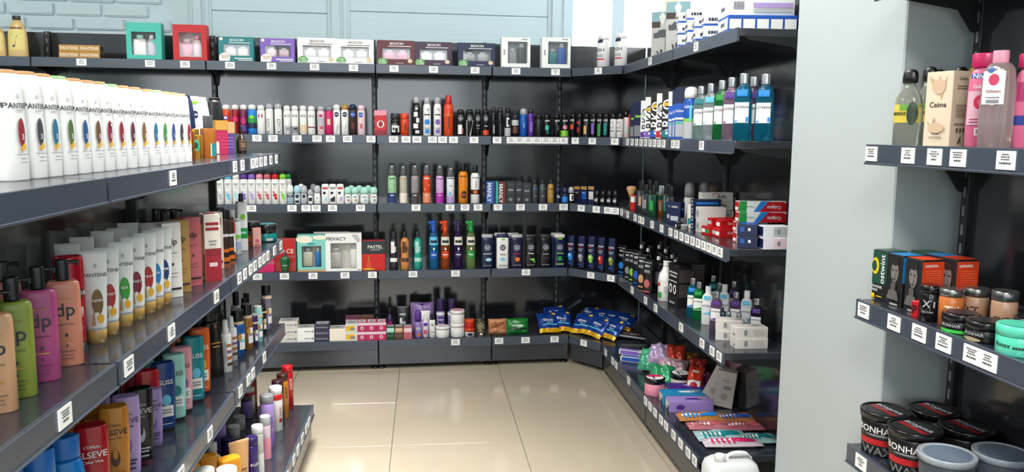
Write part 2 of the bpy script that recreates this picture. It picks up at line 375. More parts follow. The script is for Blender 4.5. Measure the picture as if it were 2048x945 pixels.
for i in range(5):
    make_bay('shelving_bay', BACK, JB[i], JB[i+1], allz, 'dark grey '+NB[i], tags=TB, post=(i == 0, True))
TC = {ZR[1]: [1198], ZR[2]: [1152, 1186, 1231], ZR[3]: [1164, 1194, 1217, 1232], ZR[4]: [1183, 1223], ZR[5]: [1169]}
# corner bay: shelves are pentagons running back into the corner
t = empty('shelving_bay', (CA[0], CA[1], 0), CORNER.rz); t['label'] = 'dark grey angled corner shelving bay with razor packs on bottom'; t['category'] = 'shelving'; t['group'] = 'dark metal shelving bays'
def to_corner(P): d = np.array(P)-CORNER.P0; return (d @ CORNER.e, d @ CORNER.n)
for k in ZR:
    qb = -.061 if k == 5 else 0; qr = .088 if k == 5 else 0
    F0 = BACK.at(1.102, qb); F1 = np.array([1.137-qr, 4.657]); B0 = BACK.at(1.102, .29); B1 = (1.428, 4.657); BC = (1.428, BACK.at(1.45, .29)[1])
    poly = [to_corner(q) for q in (F0, F1, B1, BC, B0)]
    z = ZR[k]; sh = link('shelf', prism('shelf', poly, z-.028, z), t, M_SHELF)
    (ax, ay), (bx2, by2) = poly[0], poly[1]; ln = math.hypot(bx2-ax, by2-ay); ang = math.atan2(by2-ay, bx2-ax)
    rl = link('price_rail', boxes('price_rail', [(.004, -.006, -.046, ln-.004, .006, .002)], .001), sh, M_STRIP); rl.location = (ax, ay, z); rl.rotation_euler = (0, 0, ang)
    rr = Run(F0, F1-F0)
    for px in TC[z]:
        P, _ = on_run(rr, px, z-.022, 0); a = (P[:2]-rr.P0) @ rr.e
        tg = link('price_tag', TAGME, sh); tg.location = (ax+math.cos(ang)*a+math.sin(ang)*.0065, ay+math.sin(ang)*a-math.cos(ang)*.0065, z-.022); tg.rotation_euler = (0, 0, ang)
        ntag[0] += 1; pr = tag_ink(sh, ntag[0] % 9); pr.location = tg.location; pr.rotation_euler = tg.rotation_euler
    if k == 5:
        kp = link('kick_panel', boxes('kick_panel', [(.003, .01, .028, ln-.003, .026, .13)], .002), t, M_SHELF); kp.location = (ax, ay, 0); kp.rotation_euler = (0, 0, ang)
for A_, B_ in ((BACK.at(1.102, .29), (1.428, BACK.at(1.45, .29)[1])), ((1.43, BACK.at(1.45, .29)[1]), (1.43, 4.66))):
    a = to_corner(A_); b = to_corner(B_); ln = math.hypot(b[0]-a[0], b[1]-a[1])
    o = link('back_panel', boxes('back_panel', [(0, .003, .1, ln, .02, 1.985)], .001), t, M_PANEL); o.location = (a[0], a[1], 0); o.rotation_euler = (0, 0, math.atan2(b[1]-a[1], b[0]-a[0]))
# right run before the pillar (front faces -x): s = -Y
TR = {ZR[1]: [1300, 1392], ZR[2]: [1255, 1264, 1273, 1282, 1291, 1300, 1309, 1318, 1327, 1346, 1355, 1403], ZR[3]: [1243, 1255, 1270, 1279, 1285, 1304, 1323, 1331]+[1341+11*k for k in range(11)],
      ZR[4]: [1264, 1291, 1311, 1362, 1404, 1424, 1438], ZR[5]: [1211, 1225, 1232, 1257, 1291, 1300, 1310, 1322, 1332, 1347, 1361, 1376, 1389]}
make_bay('shelving_bay', RIGHT, -4.655, -3.715, allz, 'dark grey shelving bay between corner and mouthwash bay', tags=TR, baseq=-.088, post=(True, True))
make_bay('shelving_bay', RIGHT, -3.71, -2.93, allz, 'dark grey shelving bay with mouthwash next to the pillar', tags=TR, baseq=-.088, post=(False, True))
TN = {1.4075: [1743, 1816, 1869, 1916, 2012], 1.0: [1727, 1788, 1838, 1887, 1944, 1976], .6: [1722]}
nz_ = [(1.819, 0), (1.4075, 0), (1.0, 0), (.6, 0), (.18, 0)]
make_bay('shelving_bay', RIGHT, -2.01, -1.335, nz_, 'dark grey shelving bay with hair wax tubs beyond pillar', tags=TN, baseq=-.088, post=(True, True), top=2.1)
make_bay('shelving_bay', RIGHT, -1.33, -.5, nz_, 'dark grey shelving bay with pink cologne bottles', tags=TN, baseq=-.088, post=(False, True), top=2.1)
# island (front faces +x): s = Y
TL = {ZL[1]: [346, 455, 470, 485, 505, 513, 522, 531, 542, 553], ZL[2]: [130, 258, 343, 433, 465, 479, 490, 501, 510, 520, 528, 536, 549, 562],
      ZL[3]: [362, 420, 481, 497, 506, 529], ZL[4]: [574, 588, 596, 605, 613, 618]}
zl = [(ZL[k], 0) for k in ZL]
LI = ['nearest island bay with pump bottles on second shelf', 'island bay with blue and red shampoo below', 'middle island bay with tubes and white shampoo', 'end island bay beside the open aisle']
for i, (a, b) in enumerate(((-.3, .77), (.775, 1.70), (1.705, 2.69), (2.695, 3.68))):
    make_bay('shelving_bay', LEFT, a, b, zl, 'dark grey '+LI[i], tags=TL, baseq=-.12, post=(i == 0, True), top=1.30)
# ------------------------------------------------------------------ product builders
def finish(t, cat, desc, where, group=None):
    t['label'] = (desc+' '+where).strip(); t['category'] = cat; t['group'] = group or f'{cat}s {where}'
def put(shelf, px, inset, rot=0, dz=0):
    P, t = on_run(shelf.run, px, shelf.z+dz, shelf.q0+inset); return P, t, shelf.run.rz+rot*PI/180
def dims(P, t, px, w, h):
    if w > 1: w = w*t/FPX*1.0
    if h > 2.5: h = z_top(P, px, h)-P[2]
    return w, max(.02, h)
def st_scale(st, w, h, d): return [(z*h, a*w/2, b*d/2) for z, a, b in st]
BODY = {
 'can': [(0, .93), (.012, 1), (.93, 1), (.97, .95), (1, .82)],
 'mousse': [(0, .93), (.012, 1), (.86, 1), (.94, .9), (1, .66)],
 'shower': [(0, .9), (.02, 1), (.5, .97), (.9, 1), (.97, .98), (1, .9)],
 'slim': [(0, .88), (.02, .95), (.3, 1), (.75, .97), (.93, .86), (1, .6)],
 'shampoo': [(0, .94), (.015, 1), (.2, 1), (.5, .96), (.8, .84), (.96, .72), (1, .62)],
 'tottle': [(0, .84), (.02, .88), (.3, .95), (.7, 1), (.93, 1), (.98, .96), (1, .86)],
 'pump': [(0, .93), (.012, 1), (.9, 1), (.97, .95), (1, .8)],
 'waist': [(0, .9), (.015, 1), (.3, 1), (.45, .86), (.62, .86), (.75, 1), (.9, .9), (1, .45)],
 'wash': [(0, .9), (.015, 1), (.64, 1), (.67, .92), (.82, .96), (.92, .8), (.97, .46), (1, .44)],
 'lotion': [(0, .8), (.02, .86), (.4, 1), (.7, .92), (.95, .7), (1, .6)],
 'neck': [(0, .92), (.015, 1), (.62, 1), (.78, .88), (.9, .5), (1, .38)],
 'square': [(0, .96), (.01, 1), (.96, 1), (1, .9)],
 'rollon': [(0, .86), (.03, .95), (.4, 1), (.75, .95), (1, .82)],
 'perfume': [(0, .5), (.04, .6), (.3, .85), (.7, 1), (.85, .9), (.95, .4), (1, .3)],
 'bell': [(0, .97), (.03, 1), (.55, .96), (.75, .84), (.9, .6), (1, .38)],
}
CAPS = {
 'dome': [(0, .95), (.55, .95), (.8, .86), (.94, .6), (1, .3)],
 'flat': [(0, .96), (.06, 1), (.92, 1), (1, .94)],
 'taper': [(0, .98), (.1, 1), (.9, .8), (1, .7)],
 'slant': [(0, .95), (.7, .92), (.9, .8), (1, .66)],
 'round': [(0, .96), (.4, 1), (.75, .92), (.92, .7), (1, .35)],
}
PN = {'shower': 4, 'tottle': 3, 'shampoo': 2.6, 'pump': 3.4, 'wash': 5, 'square': 7, 'lotion': 2.6}
def bottle(shelf, px, w, h, prof, body, cap, capf=.2, capw=.9, capst='flat', inset=.05, d=None, rot=0, dz=0, dec=(), desc=None, noun='bottle', kind='plastic', ckind='plastic', nozzle=None, extra='', name=None, tilt=0):
    P, t, rz = put(shelf, px, inset, rot, dz); w, h = dims(P, t, px, w, h)
    d = w if d is None else (d*w if d > .2 else d)
    n = PN.get(prof, 2)
    root = empty(name or noun.replace(' ', '_').replace('-', '_'), P, rz)
    if tilt: root.rotation_euler[1] = tilt*PI/180
    bh_ = h*(1-capf) if capf else h
    z0 = 0
    if prof == 'tottle': z0 = h*capf
    st = [(z0+z*bh_, a*w/2, max(.004, (a*.5+.5 if prof in ('tottle', 'shampoo', 'lotion') else a)*d/2)) for z, a in BODY[prof]]
    link('body', vessel('body', st, n, 20), root, mat(body, kind))
    if capf and cap:
        if prof == 'tottle':
            link('cap', vessel('cap', [(0, w*.40, d*.40), (.9*z0, w*.41, d*.42), (z0, w*.41, d*.42)], n, 16), root, mat(cap, ckind))
        else:
            cs = [(bh_+z*h*capf, a*capw*w/2, a*capw*(d/2 if capw > .7 else min(w, d)/2)) for z, a in CAPS[capst]]
            link('cap', vessel('cap', cs, n if capw > .7 else 2, 16), root, mat(cap, ckind))
    if nozzle == 'pump':
        c = mat(cap, ckind); r = min(w, d)*.2
        k = link('pump', vessel('pump', [(bh_*1.0, r, r), (h*.93, r, r), (h*.935, r*.45, r*.45), (h*.96, r*.45, r*.45)], 2, 12), root, c)
        s_ = .5*w
        link('spout', boxes('spout', [(-r*.8, -r*.7, h*.955, s_, r*.7, h*.985), (s_-.006, -r*.5, h*.93, s_, r*.5, h*.985), (-r*.8, -r*.8, h*.955, r, r*.8, h)], .002), k, c)
    if nozzle == 'trigger':
        c = mat(cap, ckind); z = h*.8; r = w*.22
        k = link('sprayer', vessel('sprayer', [(bh_*.98, r*1.2, r*1.2), (h*.83, r*1.2, r*1.2), (h*.86, r*.9, r*.9), (h*.93, r*1.1, r*1.4), (h*.98, r*1.2, r*1.8), (h, r*.8, r*1.2)], 3, 12), root, c)
        link('nozzle', boxes('nozzle', [(-w*.55, -r*.6, h*.93, -r*.8, r*.6, h*.985), (-w*.62, -r*.4, h*.945, -w*.55, r*.4, h*.975)], .001), k, c)
        v = [(-w*.3, -r*.4, h*.93), (-w*.2, -r*.4, h*.93), (-w*.42, -r*.4, h*.80), (-w*.48, -r*.4, h*.805)]; v += [(a, r*.4, b) for a, _, b in v]
        link('lever', pymesh('lever', v, [(0, 1, 2, 3), (7, 6, 5, 4), (0, 4, 5, 1), (1, 5, 6, 2), (2, 6, 7, 3), (3, 7, 4, 0)]), k, c)
    if nozzle == 'foam':
        c = mat(cap, ckind)
        k = link('nozzle', vessel('nozzle', [(bh_*.99, w*.36, w*.36), (h*.83, w*.36, w*.36), (h*.87, w*.2, w*.2), (h*.97, w*.16, w*.16)], 2, 12), root, c)
        link('spout', boxes('spout', [(-w*.12, -w*.42, h*.955, w*.12, w*.16, h*.99)], .002), k, c)
        link('overcap', vessel('overcap', [(bh_*.98, w*.46, w*.46), (h*.96, w*.43, w*.43), (h, w*.36, w*.36)], 2, 16), root, mat('grey', 'clear')) if extra == 'clear' else None
    if dec:
        S, Wp = vsurf(st, n); decals(root, dec, S, w, h, wrap=Wp)
    if desc is None: desc = f'{body} {noun}'+(f' with {cap} cap' if cap and capf else '')+((' and '+extra) if extra and extra != 'clear' else '')
    finish(root, noun.split()[-1] if noun != 'roll-on' else 'roll-on', desc, shelf.where, f'{noun}s {shelf.where}')
    return root
def can(shelf, px, w, h, body, cap, dec=(), capf=.17, capst='dome', noun='spray can', **k):
    return bottle(shelf, px, w, h, k.pop('prof', 'can'), body, cap, capf, k.pop('capw', .93), capst, dec=dec, noun=noun, kind=k.pop('kind', 'gloss'), **k)
def tube(shelf, px, w, h, body, cap, dec=(), inset=.05, capf=.13, desc=None, up=True, rot=0, noun='tube', dz=0):
    P, t, rz = put(shelf, px, inset, rot, dz); w, h = dims(P, t, px, w, h); root = empty('tube', P, rz)
    c = h*capf; st = [(c, w*.36, w*.3), (c+.04*h, w*.38, w*.32), (h*.5, w*.43, w*.24), (h*.9, w*.49, w*.06), (h*.95, w*.5, .0022), (h, w*.5, .0018)]
    link('body', vessel('body', st, 2, 20), root, mat(body, 'plastic'))
    link('cap', vessel('cap', [(0, w*.36, w*.3), (c*.95, w*.375, w*.31), (c, w*.36, w*.3)], 2, 16), root, mat(cap, 'gloss'))
    if dec: S, Wp = vsurf(st, 2); decals(root, dec, S, w, h, wrap=Wp)
    finish(root, 'tube', desc or f'{body} tube with {cap} cap', shelf.where, f'tubes {shelf.where}'); return root
def jar(shelf, px, w, h, body, lid, lidf=.35, dec=(), inset=.06, desc=None, top=(), dz=0, kind='plastic', lkind='gloss', noun='jar', taper=0, d=None, rot=0):
    P, t, rz = put(shelf, px, inset, rot, dz); w, h = dims(P, t, px, w, h); root = empty(noun.replace(' ', '_'), P, rz); r = w/2; b = h*(1-lidf)
    st = [(0, r*(.92-taper), r*(.92-taper)), (.04*h, r*(.97-taper), r*(.97-taper)), (b*.92, r*.97, r*.97), (b, r*.93, r*.93)]
    link('body', vessel('body', st, 2, 28), root, mat(body, kind))
    ls = [(b, r, r), (h*.95, r, r), (h, r*.95, r*.95)]
    if taper: ls = [(b, r*1.03, r*1.03), (h*.97, r*1.05, r*1.05), (h, r*1.04, r*1.04), (h, r*.98, r*.98), (h*.975, r*.96, r*.96)]
    ld = link('lid', vessel('lid', ls, 2, 28), root, mat(lid, lkind))
    if dec: S, Wp = vsurf(st, 2); decals(root, dec, S, w, h, wrap=Wp)
    if top:
        zt = h*.976 if taper else h
        decals(ld, top, lambda x, y, e: (x, y, zt+e), w, w, 'lid_print')
    finish(root, noun.split()[-1], desc or f'{body} {noun} with {lid} lid', shelf.where, f'{noun}s {shelf.where}'); return root
def face_surf(w, h, d, face):
    if face == 'F': return (lambda x, z, e: (x, -d/2-e, z)), w, h
    if face == 'R': return (lambda x, z, e: (w/2+e, x, z)), d, h
    if face == 'L': return (lambda x, z, e: (-w/2-e, -x, z)), d, h
    return (lambda x, y, e: (x, y-d/2, h+e)), w, d
def carton(shelf, px, w, h, d, col, F=(), R=(), L=(), T=(), inset=None, rot=0, dz=0, desc='', noun='carton', kind='print', tiltx=0, tilty=0, front=.01, cat=None, name=None):
    ins = (front+d/2) if inset is None else inset
    P, t, rz = put(shelf, px, ins, rot, dz); w, h = dims(P, t, px, w, h)
    root = empty(name or noun.replace(' ', '_'), P, rz)
    root.rotation_euler = (tiltx*PI/180, tilty*PI/180, rz)
    link('body', boxes('body', [(-w/2, -d/2, 0, w/2, d/2, h)], .0012), root, mat(col, kind))
    for fc, it in (('F', F), ('R', R), ('L', L), ('T', T)):
        if it: S, a, b = face_surf(w, h, d, fc); decals(root, it, S, a, b, {'F': 'front_print', 'R': 'side_print', 'L': 'side_print', 'T': 'top_print'}[fc])
    finish(root, cat or noun.split()[-1], desc, shelf.where, f'{noun}s {shelf.where}'); return root
def window_box(shelf, px, w, h, d, col, win, inside, F=(), R=(), desc='', front=.01, noun='gift box', lining='off white', rot=0, arch=0):
    """carton with a cut-out front: win=(u0,v0,u1,v1) fractions from the left bottom; inside: (u,v0,w,h,col,prof,capcol)"""
    P, t, rz = put(shelf, px, front+d/2, rot); w, h = dims(P, t, px, w, h); root = empty(noun.replace(' ', '_'), P, rz)
    x0, z0, x1, z1 = (win[0]-.5)*w, win[1]*h, (win[2]-.5)*w, win[3]*h; q = -d/2; k = .002
    link('body', boxes('body', [(-w/2, q, 0, w/2, q+k, z0), (-w/2, q, z1, w/2, q+k, h), (-w/2, q, z0, x0, q+k, z1), (x1, q, z0, w/2, q+k, z1),
        (-w/2, q+k, 0, -w/2+k, d/2, h), (w/2-k, q+k, 0, w/2, d/2, h), (-w/2+k, q+k, 0, w/2-k, d/2, k), (-w/2+k, q+k, h-k, w/2-k, d/2, h), (-w/2+k, d/2-k, k, w/2-k, d/2, h-k)]), root, mat(col, 'print'))
    link('lining', boxes('lining', [(-w/2+k*2, d/2-.012, k*2, w/2-k*2, d/2-k*1.5, h-k*2)]), root, mat(lining, 'matte'))
    for (u, v0, iw, ih, c, prof, cc) in inside:
        W_ = iw*w; H_ = ih*h; bz_ = v0*h; dd = min(W_/2, d/2-.016); yy = 0
        cf = .22 if cc else 0
        st = [(bz_+z*H_*(1-cf), a*W_/2, a*dd) for z, a in BODY[prof]]
        it = link('content', vessel('content', st, 2 if prof != 'square' else 6, 14, off=((u-.5)*w, yy)), root, mat(c, 'gloss'))
        if cc: link('content_cap', vessel('content_cap', [(bz_+H_*(1-cf), W_*.3, dd*.6), (bz_+H_*.97, W_*.28, dd*.56), (bz_+H_, W_*.2, dd*.4)], 2, 12, off=((u-.5)*w, yy)), it, mat(cc, 'gloss'))
    link('window_film', boxes('window_film', [(x0-.002, q+k+.0004, z0-.002, x1+.002, q+k+.0008, z1+.002)]), root, M_PANE)
    if F: S, a, b = face_surf(w, h, d, 'F'); decals(root, F, S, a, b, 'front_print')
    if R: S, a, b = face_surf(w, h, d, 'R'); decals(root, R, S, a, b, 'side_print')
    finish(root, 'box', desc, shelf.where, f'{noun}es {shelf.where}'); return root
def pillow_mesh(name, w, h, th, seed, nx=14, ny=12, crump=.12, top_flat=.08):
    rnd = random.Random(seed); ph = [rnd.uniform(0, 6.3) for _ in range(8)]; v = []; f = []
    for side in (-1, 1):
        for j in range(ny+1):
            for i in range(nx+1):
                u = i/nx*2-1; q = j/ny*2-1
                e = max(0, 1-abs(u)**4)*max(0, 1-abs(q)**4); e = e**.6
                wr = 1+crump*(math.sin(6*u+ph[0]+3*q)+math.sin(9*q+ph[1]-4*u)+.6*math.sin(15*u*q+ph[2]))
                x = u*w/2*(1-.03*(1-abs(u))*math.sin(5*q+ph[3])); z = h/2+q*h/2+.012*h*math.sin(4*u+ph[4])*abs(q)
                v.append((x, side*th/2*e*wr-(0 if e > 0 else 0), z))
        # rim
    o = (nx+1)*(ny+1)
    for s in range(2):
        for j in range(ny):
            for i in range(nx):
                a = s*o+j*(nx+1)+i; q = (a, a+1, a+nx+2, a+nx+1); f.append(q if s == 0 else q[::-1])
    return v, f
def pouch(shelf, px, w, h, th, col, F=(), inset=.06, lean=-12, rot=0, seed=1, desc='', dz=0, kind='foil', crump=.12, band=None, noun='pouch', flat=False, cat=None, holder=None, roll=0):
    P, t, rz = put(shelf, px, inset, rot, dz); w, h = dims(P, t, px, w, h); root = empty(noun.replace(' ', '_'), P, rz)
    v, f = pillow_mesh('body', w, h, th, seed, crump=crump)
    rx = lean*PI/180
    root.rotation_euler = (rx, roll*PI/180, rz)
    if flat: root.location.z += th*.55
    mi = None; ms = [mat(col, kind)]
    if band:
        ms.append(mat(band[2], kind)); mi = []
        for q in f: zc = sum(v[i][2] for i in q)/4/h; mi.append(1 if band[0] <= zc <= band[1] else 0)
    link('body', pymesh('body', v, f, True, mi), root, ms)
    if F:
        nx, ny = 14, 12; fr = v[:(nx+1)*(ny+1)]
        def S(x, z, e):
            i = min(nx, max(0, (x/w+.5)*nx)); j = min(ny, max(0, z/h*ny)); i0 = min(nx-1, int(i)); j0 = min(ny-1, int(j)); a, b = i-i0, j-j0
            g = lambda ii, jj: fr[jj*(nx+1)+ii][1]
            y = g(i0, j0)*(1-a)*(1-b)+g(i0+1, j0)*a*(1-b)+g(i0, j0+1)*(1-a)*b+g(i0+1, j0+1)*a*b
            return (x, y-e-.0006, z)
        decals(root, F, S, w, h, 'front_print')
    finish(root, cat or noun.split()[-1], desc, shelf.where, f'{noun}s {shelf.where}'); return root
#PRODUCTS
# ------------------------------------------------------------------ back wall, top shelf
S = SB[1]
def seven(px, top):
    bottle(S, px, .105, top, 'bell', 'pale gold', 'black', .1, .42, 'flat', inset=.06, d=.055, dec=[('r', 0, .42, .8, .5, 'd9c778'), ('t', '7', 0, .4, .34, 'dark grey'), ('t', '#hair gel', 0, .7, .05, 'brown')], desc='tan bottle with numeral seven'+(' by gold cartons' if px > 0 else ' at far end'), noun='gel bottle')
seven(-6, 42); seven(38, 32)
for i, px in enumerate((143.5, 182.5)):
    for j in range(2):
        carton(S, px, 38, .036, .06, 'gold', F=[('t', 'PANTENE', 0, .5, .62, 'cream')], R=[('r', 0, .5, .9, .8, 'charcoal')], dz=.037*j, front=.02, desc=f'small gold carton {"upper" if j else "lower"} {"right" if i else "left"} of a stack of four', noun='small carton')
window_box(S, 293, 66, 47, .07, 'turquoise', (.15, .12, .84, .75), [(.34, .13, .36, .56, 'off white', 'square', 'mint'), (.68, .13, .24, .56, 'silver', 'can', 'white')], F=[('e', .34, .5, .2, .12, 'turquoise')], desc='turquoise gift box with wavy window and white bottles', lining='grey')
window_box(S, 384, 64, 51, .07, 'red', (.18, .1, .84, .78), [(.36, .12, .4, .5, 'pink', 'perfume', 'pale pink'), (.68, .12, .26, .6, 'pale pink', 'can', 'pink')], desc='red gift box with window showing pink bottles', lining='pale pink')
def biox(px, w, top, col, inner, badge, txt='white', d=.06):
    g = [('t', 'BIOXCIN', .02, .87, .1, txt), ('r', .1, .76, .62, .025, txt)]
    if badge == 'green': g += [('e', -.36, .13, .26, .3, '4f9a3c'), ('r', -.36, .015, .28, .03, col), ('t', '3 AL', -.36, .19, .09, 'white'), ('t', '2 ÖDE', -.36, .09, .1, 'white'), ('e', .38, .17, .13, .17, 'beige'), ('t', 'SAÇ BAKIM SETİ', .1, .08, .05, txt)]
    else: g += [('e', -.42, .91, .1, .13, 'cream'), ('e', -.33, .17, .32, .36, 'white'), ('r', -.34, .12, .3, .2, 'white'), ('t', '%50', -.32, .2, .14, 'gold'), ('r', .2, .13, .5, .04, txt), ('r', .25, .06, .4, .03, txt)]
    window_box(S, px, w, top, d, col, (.14, .24, .88, .7), [(.32, .25, .3, .38, inner, 'square', 'white'), (.68, .25, .3, .38, inner, 'square', 'white')], F=g, desc={'teal': 'teal', 'violet': 'violet', 'white': 'white', 'maroon': 'maroon', '3a1c3c': 'dark plum', 'navy': 'navy'}[col]+' wide hair care set box'+{635: ' beside violet box', 710: ' beside maroon box'}.get(px, ' with window'), lining='off white' if col == 'white' else 'pale pink' if col == 'maroon' else 'silver', noun='set box')
biox(475, 67, 75, 'teal', 'off white', '50'); biox(557, 66, 78, 'violet', 'pale pink', '50')
biox(635, 74, 77, 'white', 'off white', 'green', 'brown'); biox(710, 74, 80, 'white', 'off white', 'green', 'brown')
biox(792, 73, 82, 'maroon', 'pink', 'green'); biox(866, 73, 85, '3a1c3c', 'white', 'green'); biox(952, 74, 87, 'navy', 'silver', 'green')
for px, c1, c2, nm in ((1030, 'grey', 'charcoal', 'grey'), (1110, 'teal', 'blue', 'blue')):
    window_box(S, px, 58, 76, .06, 'white', (.22, .14, .9, .86), [(.4, .15, .24, .5, c1, 'square', 'silver'), (.72, .15, .3, .68, c2, 'can', 'silver')], F=[('t', '#SET', -.4, .5, .07, 'grey', 90), ('r', .3, .94, .2, .03, 'grey')], desc=f'white frame gift box with {nm} spray and flask inside', lining='grey')
S = SCN[1]
for px, tp in ((1206, 69), (1241, 66)):
    can(S, px, 25, tp, 'white', 'white', [('t', 'NSH', 0, .52, .1, 'navy'), ('r', 0, .25, .7, .04, 'red'), ('r', 0, .8, .5, .12, 'navy'), ('r', 0, .38, .6, .02, 'grey'), ('r', 0, .33, .6, .02, 'grey')], inset=.07, desc='tall white spray can '+('nearer white gift box' if px < 1220 else 'nearer dryer cartons'))
S = SR[1]
for k, (px, ins, tp) in enumerate(((1326, .14, 26), (1357, .12, 6))):
    g = [('r', 0, .9, 1, .2, '7fa3ad'), ('r', -.3, .74, .4, .12, 'dark brown'), ('p', [(0, 1), (.16, .9), (0, .7), (-.16, .9)], 'off white'),
         ('e', .05, .56, .6, .16, 'dark grey'), ('r', -.25, .52, .28, .1, 'dark grey'), ('r', .2, .34, .1, .34, 'dark grey'), ('p', [(-.25, .2), (-.17, .2), (-.04, .04), (-.12, .04)], 'charcoal'), ('r', -.02, .14, .1, .18, 'charcoal')]
    carton(S, px, .115, tp, .09, 'b9b8b4', F=g, R=[('r', 0, .9, 1, .2, 'pale blue'), ('r', 0, .5, .6, .2, 'off white')], L=[('r', 0, .9, 1, .2, 'pale blue')], inset=ins, rot=62, desc=f'grey carton picturing a hair dryer, {"nearer soap packs" if k else "nearer the corner"}', kind='print')
soap = [('r', 0, .5, .9, .7, 'white'), ('r', 0, .2, 1, .16, 'blue'), ('t', '#DURU', 0, .6, .3, 'navy')]
for i, (px, ins) in enumerate(((1373, .05), (1392, .06), (1408, .05), (1426, .06), (1378, .13), (1404, .13))):
    for j in range(3 if i in (0, 1) else 2):
        carton(S, px, .085, .052, .055, 'white', F=soap, R=soap, L=soap, inset=ins, dz=.053*j, rot=75+4*((i+j) % 3), desc='white blue soap bar, '+('lowest', 'second', 'top')[j]+' in '+('pile touching dryer carton', 'second pile', 'third pile', 'pile by multipacks', 'rear pile by dryer carton', 'rear pile')[i], noun='soap bar')
for j, (px, w_) in enumerate(((1512, .26), (1510, .25))):
    fr = [('r', -.4+.2*k, .45, .17, .6, 'white') for k in range(5)] if j == 0 else [('r', -.42+.02*k, .6, .009, .5, 'navy') for k in range(8)]+[('r', .17, .62, .6, .3, 'lilac'), ('r', .17, .28, .6, .2, 'silver')]
    carton(S, px, w_, .06, .16, ('blue', 'white')[j], F=fr, L=[('r', 0, .5, .9, .7, 'white'), ('t', '#DURU', 0, .5, .3, 'navy')], inset=.14, rot=84, dz=.061*j, desc='%s soap multipack, %s of two' % (('blue and white', 'lower'), ('white', 'upper'))[j], noun='soap multipack')
# ------------------------------------------------------------------ back wall, second shelf
S = SB[2]
def T(s, v=.45, h=.07, c='charcoal', rot=0, u=0): return ('t', s, u, v, h, c, rot)
for px, w, tp, b, c, dec in (
 (454, 17, 209, 'red orange', 'white', [('e', 0, .55, .7, .16, 'purple'), ('e', 0, .55, .4, .08, 'white')]), (472, 15, 209, 'dark red', 'white', [('e', 0, .5, .7, .2, 'hot pink')]),
 (488.5, 15, 209, 'plum', 'white', [('e', 0, .45, .7, .25, 'magenta'), ('r', 0, .2, .9, .2, 'purple')]), (505.5, 17, 209, 'bright blue', 'white', [('b', .38, .56, 'green'), ('b', .2, .38, 'navy'), ('e', 0, .58, .6, .12, 'lime')]),
 (523, 16, 210, 'white', 'white', [('r', 0, .63, .5, .12, 'red'), ('r', 0, .63, .2, .12, 'white')]), (540, 15, 207, 'white', 'silver', [T('PRIVACY', .25, .1, 'black', 90, -.15)]), (557.5, 15, 207, 'white', 'silver', [T('PRIVACY', .25, .1, 'black', 90, .1)]),
 (575, 14.5, 211, 'white', 'white', [T('XO', .64, .09), ('b', .05, .3, 'silver'), ('e', .15, .2, .5, .1, 'grey')]), (590.5, 14.5, 211, 'white', 'white', [T('XO', .64, .09), ('b', .05, .28, 'grey'), ('e', .15, .2, .6, .07, 'black')]),
 (607, 14.5, 211, 'white', 'white', [T('XO', .64, .09), ('b', .08, .34, 'beige')]), (623.5, 15, 212, 'white', 'white', [T('XO', .64, .09), ('r', 0, .26, .9, .04, 'plum')]),
 (642.5, 15, 212, 'pale pink', 'silver', [('b', .3, .6, 'silver'), ('e', 0, .66, .5, .1, 'magenta'), ('r', .1, .25, .5, .1, 'rose')]), (658.5, 15, 212, 'hot pink', 'grey', [('r', 0, .45, .4, .2, 'beige')]),
 (674, 14.5, 209, 'white', 'white', [('e', 0, .67, .62, .17, 'navy'), ('t', 'NIVEA', 0, .67, .035, 'white'), ('p', [(-.1, .02), (.45, .02), (.45, .4), (.1, .3)], 'black')]), (690.5, 15, 209, 'white', 'gold', [('e', 0, .67, .62, .17, 'navy'), ('t', 'NIVEA', 0, .67, .035, 'white'), ('p', [(-.1, .02), (.45, .02), (.45, .42), (.1, .3)], 'black')]),
 (706.5, 15, 209, 'dark brown', 'navy', [('e', 0, .67, .62, .17, 'blue'), ('t', 'NIVEA', 0, .67, .035, 'white'), ('r', 0, .3, .4, .2, 'maroon')]), (723, 16, 210, 'pale pink', 'pale pink', [('e', -.05, .67, .58, .17, 'blue'), ('t', 'NIVEA', -.05, .67, .035, 'white'), ('r', 0, .3, .3, .16, 'rose')])):
    can(S, px, w, tp, b, c, dec, inset=.045, desc=None if b not in ('white',) else None, extra={523: 'red square', 540: 'lettering nearest red square', 557.5: 'lettering nearest silver band', 575: 'silver band', 590.5: 'black swirl', 607: 'beige band', 623.5: 'plum line', 674: 'navy roundel', 690.5: 'navy roundel'}.get(px, ''))
carton(S, 761.5, 24, 221, .02, 'red', F=[('e', 0, .45, .6, .3, 'off white'), ('e', 0, .45, .35, .24, 'dark red'), ('r', 0, .12, .9, .18, 'dark red'), ('r', 0, .82, .4, .05, 'white'), ('r', 0, .9, 1, .2, 'pink')], inset=.04, desc='small red hang card with round portrait badge', noun='hang card')
can(S, 791, 18, 227, 'black', 'charcoal', [('r', 0, .3, .8, .3, 'white'), ('r', .1, .25, .3, .2, 'black'), ('r', -.1, .5, .6, .05, 'grey'), ('r', -.2, .3, .2, .12, 'black')], capf=.25, capst='flat', capw=1, inset=.045, desc='short black can with white graffiti print')
can(S, 809.5, 17, 227, 'red orange', 'red orange', [('r', .05, .4, .14, .34, 'dark brown')], capf=.25, capst='flat', capw=1, inset=.045, desc='short red orange can with flat cap')
GR = [('r', -.1, .55, .5, .12, 'white'), ('r', .15, .4, .4, .12, 'white'), ('r', -.1, .25, .6, .12, 'white'), ('r', .1, .1, .5, .08, 'white'), ('r', 0, .7, .3, .06, 'white')]
can(S, 833, 15.5, 194, 'black', 'silver', GR, prof='mousse', capf=.16, capw=.8, capst='slant', inset=.05, desc='tall black and white graffiti hair spray', ckind='gloss')
